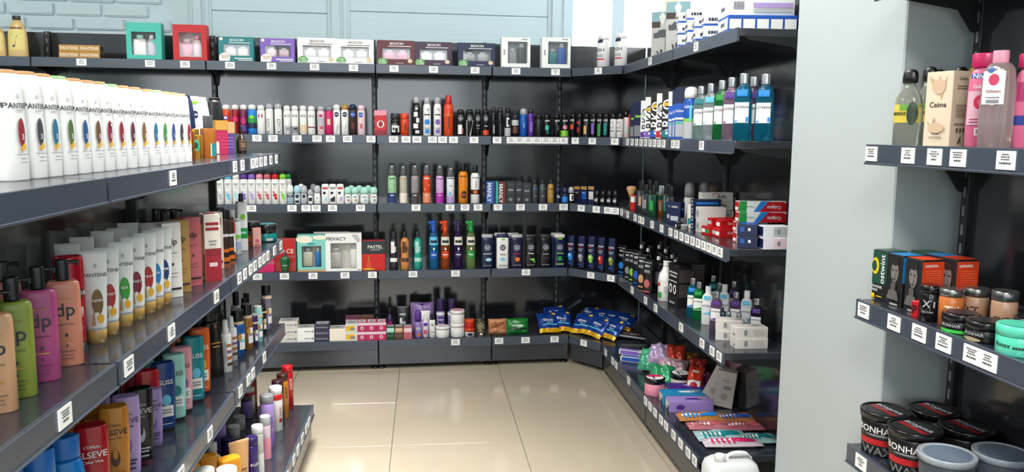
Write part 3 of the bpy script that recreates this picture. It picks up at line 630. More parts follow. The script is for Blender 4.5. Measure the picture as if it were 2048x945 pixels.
for px, c in ((854, 'bright blue'), (875, 'violet')):
    can(S, px, 15.5, 195, 'white', 'silver', [('e', 0, .36, .65, .15, c), ('r', 0, .55, .7, .03, 'black'), ('r', 0, .12, .5, .1, c), ('r', 0, .2, .6, .02, 'grey'), ('e', .1, .68, .4, .08, 'silver')], prof='mousse', capf=.16, capw=.8, capst='slant', inset=.05, desc=f'tall white hair spray with {c} circle')
can(S, 897, 19, 191, 'red orange', 'red', [('r', 0, .33, .14, .3, 'maroon'), ('b', .5, .53, 'orange')], prof='mousse', capf=.2, capw=.72, capst='taper', inset=.05, desc='tall red orange hair spray with tapered red cap')
nm = lambda *x: [('e', 0, .66, .62, .19, 'silver'), ('e', 0, .66, .54, .165, 'black'), ('t', 'NIVEA', 0, .68, .03, 'white'), ('t', 'MEN', 0, .63, .03, 'white')]+list(x)
for px, w, x, ex in ((921, 16, [('r', -.1, .25, .5, .35, 'white'), ('r', .2, .2, .2, .2, 'rose')], 'white rose print'), (939, 16, [('p', [(-.4, .03), (.1, .03), (.4, .6), (-.4, .6)], 'off white')], 'white slanted panel'), (955.5, 13.5, [('r', 0, .4, .5, .03, 'silver'), ('r', 0, .3, .4, .03, 'grey')], 'grey lines'), (971, 14, [('r', 0, .14, .8, .18, 'red orange'), ('r', 0, .38, .5, .03, 'silver')], 'orange base')):
    can(S, px, w, 219, 'black', 'black', nm(*x), inset=.045, extra=ex)
for px, w, tp, b, c, dec, ex in ((987, 11.5, 215, 'black', 'charcoal', [('r', 0, .25, .3, .3, 'grey')], 'grey vertical print'), (1000, 12, 215, 'black', 'charcoal', [('r', 0, .25, .2, .4, 'dark grey')], 'faint vertical print'), (1015, 11.5, 216, 'charcoal', 'black', [('r', 0, .5, .5, .3, 'white'), ('r', .1, .5, .3, .2, 'black'), ('b', .02, .3, 'silver')], 'silver base'),
  (1030, 14, 229, 'black', 'charcoal', [('b', .5, .75, 'silver'), ('r', 0, .3, .7, .3, 'brown')], 'brown label'), (1046.5, 15, 217, 'blue', 'silver', [T('AXE', .4, .06, 'pale blue', 90)], 'pale vertical lettering'), (1061, 12, 217, 'purple', 'charcoal', [T('#Angel', .35, .1, 'lilac', 90)], 'lilac vertical lettering'),
  (1077, 12.5, 228, 'charcoal', 'black', [], 'plain sides'), (1093, 14, 228, 'black', 'black', [('r', 0, .4, .5, .2, 'turquoise'), T('AXE', .7, .08, 'white'), ('r', .1, .2, .3, .15, 'teal')], 'turquoise splash'), (1113, 14, 228, 'black', 'black', [T('AXE', .7, .08, 'white'), ('e', .1, .4, .4, .25, 'dark grey')], 'grey ring'), (1128.5, 14.5, 228, 'black', 'black', [T('AXE', .7, .08, 'white'), ('e', 0, .42, .6, .2, 'pink'), ('b', .02, .28, 'lime')], 'lime base')):
    can(S, px, w, tp, b, c, dec, inset=.045, extra=ex, capf=.22 if w > 12 else .17)
S = SCN[2]
for px, b, dec, ex in ((1146, 'black', [T('AXE', .7, .08, 'white'), ('e', 0, .42, .7, .22, 'red orange')], 'orange ring'), (1159, 'black', [('r', 0, .6, .6, .1, 'red'), ('r', 0, .3, .5, .2, 'dark red')], 'red print'), (1173, 'charcoal', [T('AXE', .7, .08, 'white'), ('r', 0, .3, .5, .35, 'pale gold')], 'pale gold print'), (1187, 'black', [T('AXE', .7, .08, 'white'), ('r', .1, .35, .4, .45, 'violet')], 'violet print'), (1200, 'black', [T('AXE', .7, .08, 'white'), ('r', .05, .3, .5, .5, 'green')], 'green print'), (1212.5, 'black', [T('AXE', .7, .08, 'white'), ('r', 0, .35, .6, .5, 'teal')], 'teal print')):
    can(S, px, 13, 226, b, 'black', dec, inset=.05, extra=ex, capf=.25)
for px in (1226.5, 1240): can(S, px, 14, 226, 'white', 'black', [T('XO', .62, .09, 'black'), ('r', 0, .4, .6, .04, 'grey'), ('r', 0, .27, .7, .03, 'black'), ('r', .2, .45, .2, .2, 'silver')], inset=.05, capf=.25, desc='white black-capped can '+('beside teal print can' if px < 1230 else 'second from teal print can'))
S = SR[2]
can(S, 1252, .045, .16, 'white', 'black', [T('XO', .62, .09, 'black'), ('r', 0, .3, .7, .03, 'black')], inset=.05, capf=.25)
carton(S, 1262, .05, .14, .03, 'red orange', F=[('r', 0, .3, .8, .3, 'green')], R=[('r', 0, .3, .8, .3, 'green'), ('r', 0, .7, .7, .1, 'white')], inset=.07, desc='thin red orange carton with green panel')
for k, (px, h_, c, ins) in enumerate(((1272, .18, 'navy', .05), (1280, .2, 'navy', .06))):
    carton(S, px, .085, h_, .02, c, F=[('r', 0, .6, .7, .06, 'lime'), ('r', 0, .2, .8, .3, 'grey')], R=[('r', 0, .75, .9, .06, 'lime'), ('r', 0, .25, .8, .3, 'grey'), ('p', [(-.4, .5), (.4, .6), (.4, .45), (-.4, .36)], 'silver')], inset=ins, rot=35, desc=f'{"shorter" if k == 0 else "taller"} navy razor blister card with lime stripe', noun='blister card')
for k, (px, h_, c, tc, ex) in enumerate(((1292, .2, 'white', 'black', 'with black swoosh'), (1301, .215, 'white', 'black', 'with yellow flash'), (1312, .235, 'black', 'white', 'with yellow flash'), (1324, .225, 'white', 'black', 'with red foot'), (1335, .24, 'black', 'white', 'with splash print'))):
    g = [T('ARKO', .42, .2, tc, 90, .05), ('r', .1, .7, .8, .07, 'yellow') if k in (1, 2, 4) else ('e', -.2, .65, .5, .12, 'silver'), ('r', 0, .1, .9, .14, ('purple', 'violet', 'blue', 'red', 'teal')[k]), ('e', .1, .12, .3, .06, 'white')]
    carton(S, px, .05, h_, .045, c, F=g, R=g, inset=.05, rot=50, desc=f'tall {c} shaving cream carton {ex}')
for k, px in enumerate((1347, 1356, 1364)):
    g = [T('Gillette', .55, .06, 'white'), ('r', 0, .85, 1, .3, 'navy' if k else 'white'), ('r', 0, .2, .8, .3, 'silver'), ('r', 0, .4, .9, .04, 'white'), ('r', 0, .32, .7, .04, 'turquoise')]
    carton(S, px, .06, .225+.008*k, .03, 'blue', F=g, R=g, inset=.05+.012*k, rot=55, desc=('blue shaving gel carton with white top beside cartons', 'blue shaving gel carton between two others', 'blue shaving gel carton beside the foam can')[k])
can(S, 1379.5, .062, .235, 'blue', 'white', [('b', .02, .34, 'silver'), ('b', .34, .4, 'lime'), T('Gillette', .62, .06, 'white'), ('r', .1, .5, .18, .3, 'sky blue')], capf=.22, capst='round', capw=1, inset=.055, rot=60, desc='blue shaving foam can with white domed cap')
def wash(S, px, w, h, c, inset, rot=55, dz=0, lab='white', cc='silver', kind='clear', desc=None, wave='sky blue', small=False):
    g = [('r', 0, .42, .8, .3, lab), ('t', 'LISTERINE', 0, .5, .08, 'black'), ('p', [(-.38, .3), (.38, .36), (.38, .28), (-.38, .28)], wave), ('r', 0, .71, .6, .1, wave)]
    return bottle(S, px, w, h, 'wash', c, cc, .16, .5, 'flat', inset=inset, d=.62, rot=rot, dec=g, noun='mouthwash bottle', kind=kind, ckind='metal' if cc == 'silver' else 'gloss', desc=desc)
for px, c, h_, ins, ds, wv in ((1400, 'a9cbc4', .235, .05, 'pale teal', 'teal'), (1419, 'c3d2d6', .24, .05, 'clear', 'sky blue'), (1441, '2e9a58', .245, .05, 'green', 'green'), (1460, 'b493b0', .25, .05, 'mauve', 'purple'), (1483, '1c8aa8', .255, .04, 'cool blue', 'bright blue'), (1503, '8d7394', .25, .11, 'dull purple', 'purple'), (1526, '1a83a4', .25, .1, 'deep blue', 'bright blue')):
    wash(S, px, .066, h_, c, ins+.03, desc=f'{ds} mouthwash bottle with silver striped cap', wave=wv)
# ------------------------------------------------------------------ back wall, third shelf
S = SB[3]
for px, c, m_ in ((441, 'turquoise', 'silver'), (458, 'sky blue', 'sky blue'), (473.5, 'white', 'pale blue'), (489, 'purple', 'violet'), (505, 'violet', 'lilac'), (520.5, 'pink', 'rose'), (536, 'rose', 'rose'), (551, 'red', 'red'), (566.5, 'lime', 'lime')):
    can(S, px, 15, 348, 'white', c, [('e', 0, .3, .5, .12, m_), ('e', .1, .2, .4, .1, m_), ('e', -.15, .4, .25, .06, m_), ('r', 0, .68, .6, .02, 'grey'), ('t', '#deo', 0, .64, .035, 'grey'), ('e', 0, .56, .2, .05, 'silver')], inset=.045, extra=f'{m_} blossom')
can(S, 578, 12, 348, 'white', 'green', [], inset=.12, desc='white spray can with green cap standing behind')
def rollon(px, w, tp, b, c, dec=(), inset=.04, desc=None, capf=.42): bottle(S, px, w, tp, 'rollon', b, c, capf, 1.0, 'round', inset=inset, d=.75, dec=dec, noun='roll-on', name='roll_on', desc=desc, kind='gloss')
RN = [('r', 0, .3, .7, .3, 'navy'), ('t', 'NIVEA', 0, .33, .06, 'white')]
rollon(581, 13, 370, '9db4bb', 'white', [('r', 0, .42, .9, .12, 'navy'), ('t', 'NIVEA', 0, .42, .05, 'white')], desc='clear roll-on deodorant with white cap and navy band')
rollon(595, 12.5, 371, 'c8d2d2', 'pale blue', [('e', 0, .42, .6, .2, 'navy'), ('r', 0, .14, .6, .12, 'black')], desc='roll-on deodorant with pale blue cap and navy roundel')
rollon(608.5, 13, 371, 'silver', 'silver', [('e', 0, .42, .5, .18, 'navy')], desc='silver roll-on deodorant with navy roundel')
rollon(621, 10, 379, 'white', 'silver', [('r', 0, .32, .7, .24, 'black')], desc='short roll-on deodorant with black label')
rollon(635, 13, 371, 'white', 'b9b7c4', [('e', 0, .33, .2, .06, 'navy')], desc='white roll-on deodorant with lavender grey cap')
for px, ds in ((603, 'white'), (627, 'grey')): rollon(px, 12, 368, 'off white', ds, inset=.1, desc=f'{ds} capped roll-on deodorant in the second row')
for px, x, ex in ((651, [('r', 0, .78, .7, .08, 'red'), ('e', -.1, .55, .4, .14, 'navy'), ('r', .1, .25, .4, .2, 'pale blue')], 'red bar and navy roundel'), (666, [('r', 0, .78, .7, .08, 'grey'), ('e', -.1, .55, .4, .14, 'navy'), ('p', [(-.3, .12), (.3, .12), (.3, .4), (-.3, .26)], 'black')], 'black flash'), (681, [('r', 0, .78, .7, .08, 'red'), ('e', -.1, .55, .4, .14, 'navy'), ('r', .1, .25, .3, .2, 'lilac')], 'lilac patch')):
    bottle(S, px, 15, 368, 'shower', 'white', 'white', .18, .95, 'round', inset=.04, d=.55, dec=x, noun='deodorant stick', desc=f'white deodorant stick with {ex}')
for px, w, c in ((696, 14, 'rose'), (710.5, 14.5, 'gold'), (729, 17, 'sky blue'), (747.5, 15, 'grey')):
    rollon(px, w, 374, 'white', 'mint', [('r', 0, .38, .6, .03, 'grey'), ('t', '#Dove', 0, .44, .06, 'dark grey'), ('e', .1, .22, .3, .12, c)], desc=f'white roll-on with mint cap and {c} leaf')
for px in (703, 719, 737): rollon(px, 13, 371, 'white', 'mint', inset=.1, desc='rear mint capped roll-on '+{703: 'behind rose leaf', 719: 'behind gold leaf', 737: 'behind blue leaf'}[px])
def mousse(px, w, tp, b, low, txt, cap='white', desc='', over=True):
    can(S, px, w, tp, b, cap, [('b', .02, .28, low), ('t', '#MUCIZE', 0, .66, .035, txt), ('p', [(-.3, .38), (.3, .5), (.3, .47), (-.3, .34)], txt), ('r', 0, .22, .4, .02, 'white')], prof='mousse', capf=.24, nozzle='foam', capw=.01, extra='clear' if over else '', inset=.06, desc=desc, noun='mousse can')
mousse(784.5, 17.5, 331, '9cc79a', '2d3a72', 'dark green', desc='pale green mousse can with navy base'); mousse(807, 15.5, 332, 'b9b4a6', 'cream', 'gold', desc='beige grey mousse can with cream base')
mousse(830, 16, 331, '8d898c', '4a4446', 'pink', desc='grey mousse can with charcoal base'); mousse(853.5, 15.5, 331, 'd9491f', 'e9916a', 'white', desc='orange mousse can with peach base')
mousse(879.5, 15.5, 332, 'd3a9d8', 'b02fa6', 'purple', desc='pale lilac mousse can with magenta base')
bottle(S, 901, 16, 336, 'can', 'e4e6ee', 'white', .24, .5, 'flat', inset=.06, dec=[('r', 0, .71, .8, .03, 'black'), ('b', .02, .2, 'lilac'), ('e', -.1, .28, .3, .12, 'sky blue'), ('r', 0, .5, .4, .02, 'grey')], nozzle='foam', extra='clear', noun='mousse can', desc='pale white foam pump with lilac base', kind='gloss')
can(S, 926, 19, 327, 'e0851e', 'black', [('e', .05, .22, .62, .19, 'dark brown'), ('t', '%50', .05, .22, .06, 'orange'), ('t', '#MUCIZE', 0, .68, .04, 'brown')], prof='mousse', capf=.2, capw=.6, capst='flat', inset=.06, noun='mousse can', desc='orange mousse can with black cap and dark badge')
can(S, 950, 18, 331, 'white', 'black', [('b', .24, .36, 'dark brown'), ('e', 0, .3, .5, .08, 'orange'), ('t', '#MUCIZE', 0, .68, .04, 'grey'), ('r', .05, .5, .2, .2, 'silver')], prof='mousse', capf=.2, capw=.6, capst='flat', inset=.06, noun='mousse can', desc='white mousse can with black cap and brown band')
carton(S, 981, 18, 363, .06, '2f5bb0', F=[T('MANLY', .5, .2, 'white', -90, -.2), ('r', .38, .5, .24, 1, 'navy')], desc='blue box with white vertical lettering', front=.015)
carton(S, 993.5, 6, 363, .06, 'turquoise', F=[('r', .3, .5, .4, 1, 'navy')], desc='turquoise box squeezed between lettered boxes', front=.015)
carton(S, 1003.5, 13, 363, .06, '6b2a28', F=[T('MANLY', .45, .2, 'white', -90, -.25), ('r', .3, .5, .1, 1, 'brown')], desc='brown box with white vertical lettering', front=.015)
for px, w, tp, fr, ds in ((1020, 18, 362, .02, 'nearest the brown box'), (1036.5, 13, 362, .03, 'in the middle of three'), (1051.5, 17, 365, .01, 'nearest the grey bottles')):
    carton(S, px, w, tp, .05, 'charcoal', F=[('e', 0, .6, .6, .2, 'dark grey'), ('r', 0, .85, .7, .06, 'dark grey'), ('e', 0, .18, .4, .14, 'grey'), ('t', '#BEARD', 0, .6, .06, 'silver')], desc='charcoal grooming carton '+ds, front=fr)
for px, b, st_, ds in ((1068.5, 'dark grey', 'bright blue', 'blue'), (1084.5, 'dark grey', 'green', 'green'), (1101, 'a9813f', 'dark brown', None)):
    bottle(S, px, 14, 360, 'slim', b, 'charcoal', .17, .5, 'flat', inset=.05, dec=[('r', 0, .62, .6, .03, st_), ('r', 0, .3, .4, .02, 'silver')], noun='grooming bottle', kind='gloss', desc=f'dark grey bottle with {ds} stripe' if ds else 'gold bottle with charcoal cap')
for px, w, b, x in ((1116, 11, 'navy', [('e', 0, .4, .6, .14, 'silver')]), (1129.5, 12.5, 'navy', [('b', .05, .4, 'bright blue')]), (1142, 11.5, 'black', [('r', 0, .35, .7, .4, 'white'), ('r', .1, .35, .3, .25, 'black')])):
    bottle(S, px, w, 374, 'rollon', b, 'navy' if b == 'navy' else 'silver', .38, 1, 'round', inset=.04, dec=x, noun='roll-on', name='roll_on', kind='gloss', desc={1116: 'navy roll-on with silver oval', 1129.5: 'navy roll-on with bright blue base', 1142: 'black roll-on with white graphic'}[px])
S = SCN[3]
for px, c, ds in ((1157.5, 'dark brown', 'brown'), (1171, 'blue', 'blue'), (1185.5, 'off white', 'white')):
    carton(S, px, 14, 372, .04, 'navy', F=[('r', 0, .88, 1, .18, 'gold'), ('r', 0, .45, .8, .45, c), ('t', 'NIVEA', 0, .6, .06, 'white')], inset=.13, desc=f'small navy carton with gold top and {ds} panel')
for px, ds in ((1194, 'beside navy cartons'), (1206.5, 'second from navy cartons'), (1219, 'third from navy cartons'), (1231, 'nearest the shaving brush')):
    bottle(S, px, 12, 381, 'rollon', 'black', 'black', .4, .95, 'round', inset=.04, dec=[('r', 0, .35, .7, .2, 'grey'), ('t', 'AXE', 0, .35, .1, 'white')], noun='roll-on', name='roll_on', kind='gloss', desc='small black roll-on '+ds)
# ------------------------------------------------------------------ back wall, fourth shelf
S = SB[4]
carton(S, 535, 34, 505, .06, 'hot pink', F=[('t', '#Love', .2, .5, .2, 'rose')], desc='hot pink perfume carton half hidden by island', front=.02)
carton(S, 575, 45, 477, .05, 'c2423c', F=[('r', -.05, .62, .78, .7, 'c01818'), ('t', 'DOLCE', -.12, .62, .16, 'cream'), ('r', .1, .45, .5, .05, 'rose'), ('r', .44, .5, .1, 1, 'dark green')], desc='red perfume carton with cream lettering behind green flask', front=.045)
bottle(S, 570.5, 19, 505, 'perfume', '0f5a30', 'dark grey', .16, .26, 'flat', inset=.02, d=.7, dec=[('t', '#Sweet', 0, .35, .07, 'silver')], noun='perfume flask', kind='gloss', desc='small rounded green perfume flask with thin neck')
window_box(S, 625, 54, 469, .07, '7fcabf', (.15, .13, .85, .7), [(.36, .14, .36, .5, 'c9c7b8', 'square', 'silver'), (.72, .14, .2, .5, 'bright blue', 'can', 'white')], F=[('e', -.25, .88, .6, .2, 'cream'), ('e', .3, .93, .5, .12, 'cream'), ('t', '#Ocean', 0, .76, .05, 'teal'), ('r', 0, .03, 1, .06, 'tan')], desc='aqua gift box with perfume flask and blue can', lining='off white')
carton(S, 665, 70, 464, .02, 'off white', inset=.13, desc='white gift box standing behind another white box', noun='gift box')
window_box(S, 687, 70, 466, .07, 'white', (.14, .08, .86, .75), [(.27, .09, .36, .52, 'b8b6b0', 'square', 'silver'), (.8, .09, .26, .62, 'white', 'can', 'silver')], F=[('t', 'PRIVACY', -.2, .86, .095, 'black'), ('r', .43, .04, .1, .02, 'grey'), ('p', [(.22, .97), (.4, .97), (.47, .8), (.4, .76)], 'silver')], desc='white gift box with black lettering and two windows', lining='off white')
carton(S, 746.5, 46, 481, .06, 'c81a12', F=[('r', 0, .78, 1, .44, 'charcoal'), ('t', 'PASTEL', .08, .8, .11, 'white'), ('r', .08, .7, .4, .015, 'white'), ('e', -.2, .2, .24, .3, 'red orange'), ('r', -.2, .4, .04, .2, 'gold'), ('e', -.2, .06, .5, .06, 'yellow')], desc='red and charcoal perfume carton with white lettering', front=.02)
for px, b, lb, ds in ((787.5, 'charcoal', 'white', 'black'), (810, 'd48a4c', 'brown', 'orange'), (836, '1f9a88', 'mint', 'teal')):
    bottle(S, px, 17.5, 464, 'waist', b, 'charcoal', .15, .45, 'flat', inset=.05, dec=[('r', -.1, .6, .4, .3, lb), ('r', .12, .55, .3, .14, lb), ('r', 0, .27, .8, .1, lb)], noun='spray bottle', kind='gloss', desc=f'{ds} waisted spray bottle with slim black top')
for px, b, c, ds in ((867.5, '2b92d0', 'blue', 'blue'), (890.5, 'c86a34', 'red orange', 'orange'), (916.5, '4c2a70', 'dark purple', 'purple'), (941.5, '9db878', 'green', 'green')):
    bottle(S, px, 18, 441, 'slim', b, c, .24, .5, 'flat', inset=.055, d=.8, dec=[('r', 0, .58, .95, .17, 'off white' if ds != 'blue' else 'sky blue'), ('r', 0, .57, .7, .05, 'black'), ('e', 0, .3, .8, .16, c), ('r', 0, .3, .5, .02, 'white'), ('e', 0, .42, .2, .06, 'white')], nozzle='trigger', noun='trigger spray', kind='clear', desc=f'{ds} trigger spray bottle with {c} trigger')
NVL = lambda *x: [('e', 0, .62, .52, .19, 'silver'), ('e', 0, .62, .45, .165, 'navy'), ('t', 'NIVEA', 0, .645, .035, 'white'), ('t', 'MEN', 0, .595, .035, 'white')]+list(x)
for px, w, b, c, x, ds in ((974, 23.5, 'navy', 'silver', [('e', .1, .27, .5, .1, 'pale blue'), ('t', 'PROTECT', 0, .44, .04, 'white')], 'navy shower gel with silver cap and pale blue splash'), (1004.5, 24.5, 'white', 'navy', [('e', 0, .28, .4, .09, 'sky blue'), ('r', 0, .42, .5, .03, 'grey'), ('r', 0, .87, .3, .04, 'lime')], 'white shower gel with navy cap'), (1032.5, 24, '1c1c3c', 'silver', [('e', .05, .27, .42, .13, 'orange'), ('t', 'ENERGY', 0, .44, .04, 'red')], 'navy shower gel with orange fruit'),
  (1060.5, 22.5, '18191c', 'charcoal', [('t', 'Deep', 0, .44, .07, 'white'), ('p', [(-.2, .28), (.3, .3), (.4, .14), (.1, .24)], 'lime')], 'black shower gel with lime slash'), (1090, 22, '18191c', 'charcoal', [('r', 0, .42, .6, .03, 'grey'), ('r', 0, .3, .4, .03, 'dark grey')], 'black shower gel with grey lines'), (1118, 22.5, 'navy', 'off white', [('e', 0, .28, .44, .14, 'green'), ('r', 0, .44, .6, .03, 'lime'), ('r', 0, .88, .4, .04, 'lime'), ('r', 0, .12, .7, .03, 'lime')], 'navy shower gel with white cap and green leaf')):
    bottle(S, px, w, 469, 'shower', b, c, .09, .96, 'flat', inset=.04, d=.55, dec=NVL(*x)+[('r', 0, .1, .7, .02, 'grey')], noun='shower gel', desc=ds, kind='gloss')
for px, c in ((999, 'silver'), (1025, 'silver'), (1112, 'silver')): bottle(S, px, 24, 466, 'shower', 'navy', c, .09, .96, 'flat', inset=.12, d=.5, noun='shower gel', desc='rear navy shower gel behind '+{999: 'white gel', 1025: 'orange fruit gel', 1112: 'green leaf gel'}[px], kind='gloss')
S = SCN[4]
for px, tp, c, ds in ((1142.5, 471, 'bright blue', 'blue swirl'), (1163, 472, 'grey', 'grey coal'), (1183, 473, 'lime', 'lime slices'), (1202.5, 475, 'red', 'red pomegranate'), (1223.5, 477, 'olive green', 'olive citrus')):
    bottle(S, px, 16.5, tp, 'tottle', 'navy', 'black', .04, .9, inset=.035, d=.6, dec=[('t', 'CLEAR', 0, .74, .055, 'white'), ('r', -.1, .68, .6, .02, 'red'), ('r', 0, .61, .7, .02, 'silver'), ('r', 0, .56, .5, .02, 'silver'), ('e', 0, .38, .7, .2, c), ('e', .05, .3, .5, .14, c), ('e', -.05, .4, .2, .08, 'white'), ('r', 0, .15, .5, .03, 'blue')], noun='shampoo bottle', desc=f'navy shampoo bottle with {ds}', kind='gloss')
# ------------------------------------------------------------------ back wall, bottom shelf
S = SB[5]
def dye(px, w, col, n, ds, F, front=.02, d=.1, hh=.042, top='silver', x=''):
    for j in range(n):
        carton(S, px, w, hh, d, col, F=F, T=[('r', 0, .5, .8, .7, top), ('e', 0, .5, .4, .3, 'grey')], front=front, dz=(hh+.0008)*j, desc=f'{ds} carton, {("lowest", "second", "third", "topmost")[j if j < n-1 else 3]} in its pile{x}', noun='hair dye carton')
WF = [('r', .1, .5, .4, .12, 'grey'), ('r', .4, .5, .1, .3, 'grey')]
dye(579, 36, 'off white', 3, 'white hair dye', WF, x=' nearest island'); dye(614, 32, 'f2f0ec', 2, 'white oval print', WF); dye(646, 30, '35334a', 3, 'dark indigo', [('r', 0, .5, .8, .2, 'grey')], hh=.034)
dye(677, 31, 'cream', 1, 'tall cream', [], hh=.075); dye(702.5, 23, 'off white', 2, 'white and yellow', [('r', -.1, .5, .7, .6, 'yellow'), ('r', .1, .45, .4, .3, 'grey')], hh=.052, front=.01)
for px, w in ((724, 18), (743.5, 19), (763, 19)):
    dye(px, w, 'b81f5e', 2, {724: 'pink topped magenta', 743.5: 'magenta round badge', 763: 'magenta crisp edged'}[px], [('r', 0, .85, 1, .3, 'pale pink'), ('e', 0, .4, .34, .4, 'white'), ('e', 0, .4, .2, .24, 'hot pink')], hh=.055, front=.01, top='pale pink')
for px, c in ((706, 'plum'), (734, 'brown')): carton(S, px, 28, .11, .08, c, F=[('r', 0, .8, .9, .2, 'silver'), ('e', 0, .4, .5, .4, 'dark brown')], inset=.2, desc=f'{c} hair dye carton standing in the back', noun='hair dye carton')
for px, c, ds in ((780.5, 'dark green', 'dark green'), (798, 'brown', 'brown'), (815.5, 'rose', 'rose')):
    carton(S, px, 16.5, 652, .07, c, F=[('r', 0, .75, .9, .35, 'pale pink' if c == 'rose' else 'mint' if c == 'dark green' else 'tan'), ('r', 0, .8, .6, .06, 'white'), ('r', 0, .3, .7, .04, 'grey')], T=[('r', 0, .5, .8, .7, 'silver')], front=.02, desc=f'small {ds} wax strip carton', noun='wax carton')
bottle(S, 780, 14, 617, 'neck', 'dark purple', 'black', .2, .5, 'flat', inset=.17, dec=[('r', 0, .4, .7, .2, 'magenta')], desc='dark purple small bottle behind wax cartons')
tube(S, 805.5, 23, 613, 'charcoal', 'black', [('t', 'veet', 0, .72, .08, 'white'), ('r', 0, .42, .5, .1, 'silver'), ('e', -.15, .5, .2, .2, 'white')], inset=.17, desc='black wide topped tube with white drop')
pouch(S, 845, 47, 606, .05, '8a6ca8', inset=.2, lean=-6, seed=3, desc='mauve pouch with hang hole standing behind bottles', kind='plastic', F=[('e', 0, .93, .2, .04, 'dark purple')])
tube(S, 848, 25, 622, 'white', 'lilac', [('r', 0, .6, .6, .1, 'lilac')], inset=.15, desc='white cream tube before the mauve pouch')
bottle(S, 836.5, 15, 621, 'slim', '8d78b8', 'purple', .4, .9, 'round', inset=.06, dec=[('r', 0, .35, .6, .1, 'silver'), ('e', .1, .12, .5, .1, 'orange')], noun='foam bottle', kind='gloss')
bottle(S, 851, 13, 631, 'slim', 'd9d0e4', 'white', .2, .5, 'flat', inset=.07, dec=[('e', 0, .6, .7, .16, 'purple'), ('r', 0, .25, .6, .2, 'rose')], noun='foam bottle', desc='pale slim bottle with purple oval')
bottle(S, 864.5, 12, 628, 'can', 'white', 'black', .26, .6, 'flat', inset=.06, dec=[('e', 0, .55, .4, .1, 'silver'), ('t', '#V', 0, .55, .06, 'black'), ('r', 0, .25, .6, .02, 'grey')], noun='foam bottle', desc='white slim bottle with black cap and emblem')
for px, ds in ((881, 'nearer the mauve pouch'), (903.5, 'nearer the wax jars')):
    can(S, px, 15.5, 599, 'a3a0c8', 'dark purple', [('e', 0, .42, .8, .22, 'purple'), ('t', 'veet', 0, .42, .06, 'white'), ('r', 0, .2, .6, .06, 'white'), ('b', .55, .62, 'white')], capf=.34, capw=.96, capst='flat', inset=.15, noun='foam can', desc=f'lavender foam can with dark purple cap, {ds}')
jar(S, 885, 28, 652, 'white', 'white', .25, [('b', .72, .8, 'rose')], top=[('e', 0, 0, .8, .8, 'pale pink')], inset=.06, desc='single low white wax jar with pink rim')
for j in range(2): jar(S, 915, 29, .082, 'white', 'white', .25, [('b', .72, .8, 'rose')], top=[('e', 0, 0, .8, .8, 'pink')], inset=.07, dz=.0825*j, desc=f'white wax jar with pink rim, {"upper" if j else "lower"} of two stacked')
for j in range(2): jar(S, 939, 20, .052, 'c9c2c4' if j == 0 else 'red', 'red orange', .4, [('e', 0, .3, .5, .4, 'navy')] if j == 0 else [], inset=.06+.0*j, dz=.0525*j, desc=f'red lidded jar, {"upper" if j else "lower"} of a pair', lkind='gloss')
for k, (px, ins) in enumerate(((961.5, .05), (959, .12), (957, .19))):
    for j in range(2 if k < 2 else 1): jar(S, px, .05, .045, '8a7f60', '9a9172', .22, [('r', 0, .4, .9, .5, 'charcoal'), ('e', 0, .4, .4, .3, 'cream')] if k == 0 and j == 0 else [], inset=ins, dz=.0455*j, kind='gloss', lkind='metal', desc=f'olive glass jar with metal lid, {("front", "middle", "rear")[k]} {("lower", "upper")[j]}')
pouch(S, 995.5, 37, 639, .06, 'c98a62', F=[('r', 0, .58, .72, .42, '9a5c34'), ('r', 0, .82, .5, .06, 'tan')], inset=.08, lean=-14, seed=5, desc='tan sugar wax pouch with brown window', kind='plastic')
pouch(S, 1034.5, 45, 638, .05, '1c7a30', F=[('t', '#AGDASORB', 0, .52, .13, 'white'), ('r', 0, .3, .8, .14, 'dark green'), ('e', 0, .9, .12, .05, 'black')], inset=.08, lean=-16, seed=6, desc='green pouch with white lettering beside tan pouch', kind='plastic')
GL = [('t', 'Gillette', -.02, .58, .1, 'white'), ('t', 'Blue3', .05, .45, .08, 'pale blue'), ('r', .02, .34, .7, .05, 'sky blue'), ('t', '5+1', 0, .09, .1, 'red'), ('e', .3, .86, .2, .12, 'yellow')]
def razor(Sx, px, w, h, ins, lean, rot, seed, dz, ds, roll=0): pouch(Sx, px, w, h, .03, '173d8c', F=GL, inset=ins, lean=lean, rot=rot, seed=seed, dz=dz, band=(0, .17, 'yellow'), crump=.16, desc=ds, noun='razor pack', roll=roll)
razor(S, 1101, .135, .15, .05, -48, 4, 11, .01, 'blue and yellow razor pack, first beside green pouch'); razor(S, 1124, .125, .15, .07, -46, -4, 12, .012, 'blue and yellow razor pack, second from green pouch', 4)
S = SCN[5]
razor(S, 1158, .14, .15, .06, -46, 5, 13, .012, 'blue and yellow razor pack at the corner joint', -4); razor(S, 1182, .135, .15, .055, -46, -6, 14, .012, 'blue and yellow razor pack in mid corner', 6); razor(S, 1211, .14, .15, .08, -48, -8, 15, .012, 'blue and yellow razor pack beside brown cards', 5)
for i, (px, ins) in enumerate(((1110, .17), (1165, .2), (1192, .21), (1215, .21), (1238, .2))):
    razor(SB[5] if i == 0 else S, px, .14, .14, ins, -58, 6*(i-2), 20+i, .05, ('rear razor pack lying behind the first pack', 'rear razor pack behind the joint', 'rear razor pack in mid corner row', 'rear razor pack toward the right shelves', 'last rear razor pack against the right panel')[i], 4*(i-2))
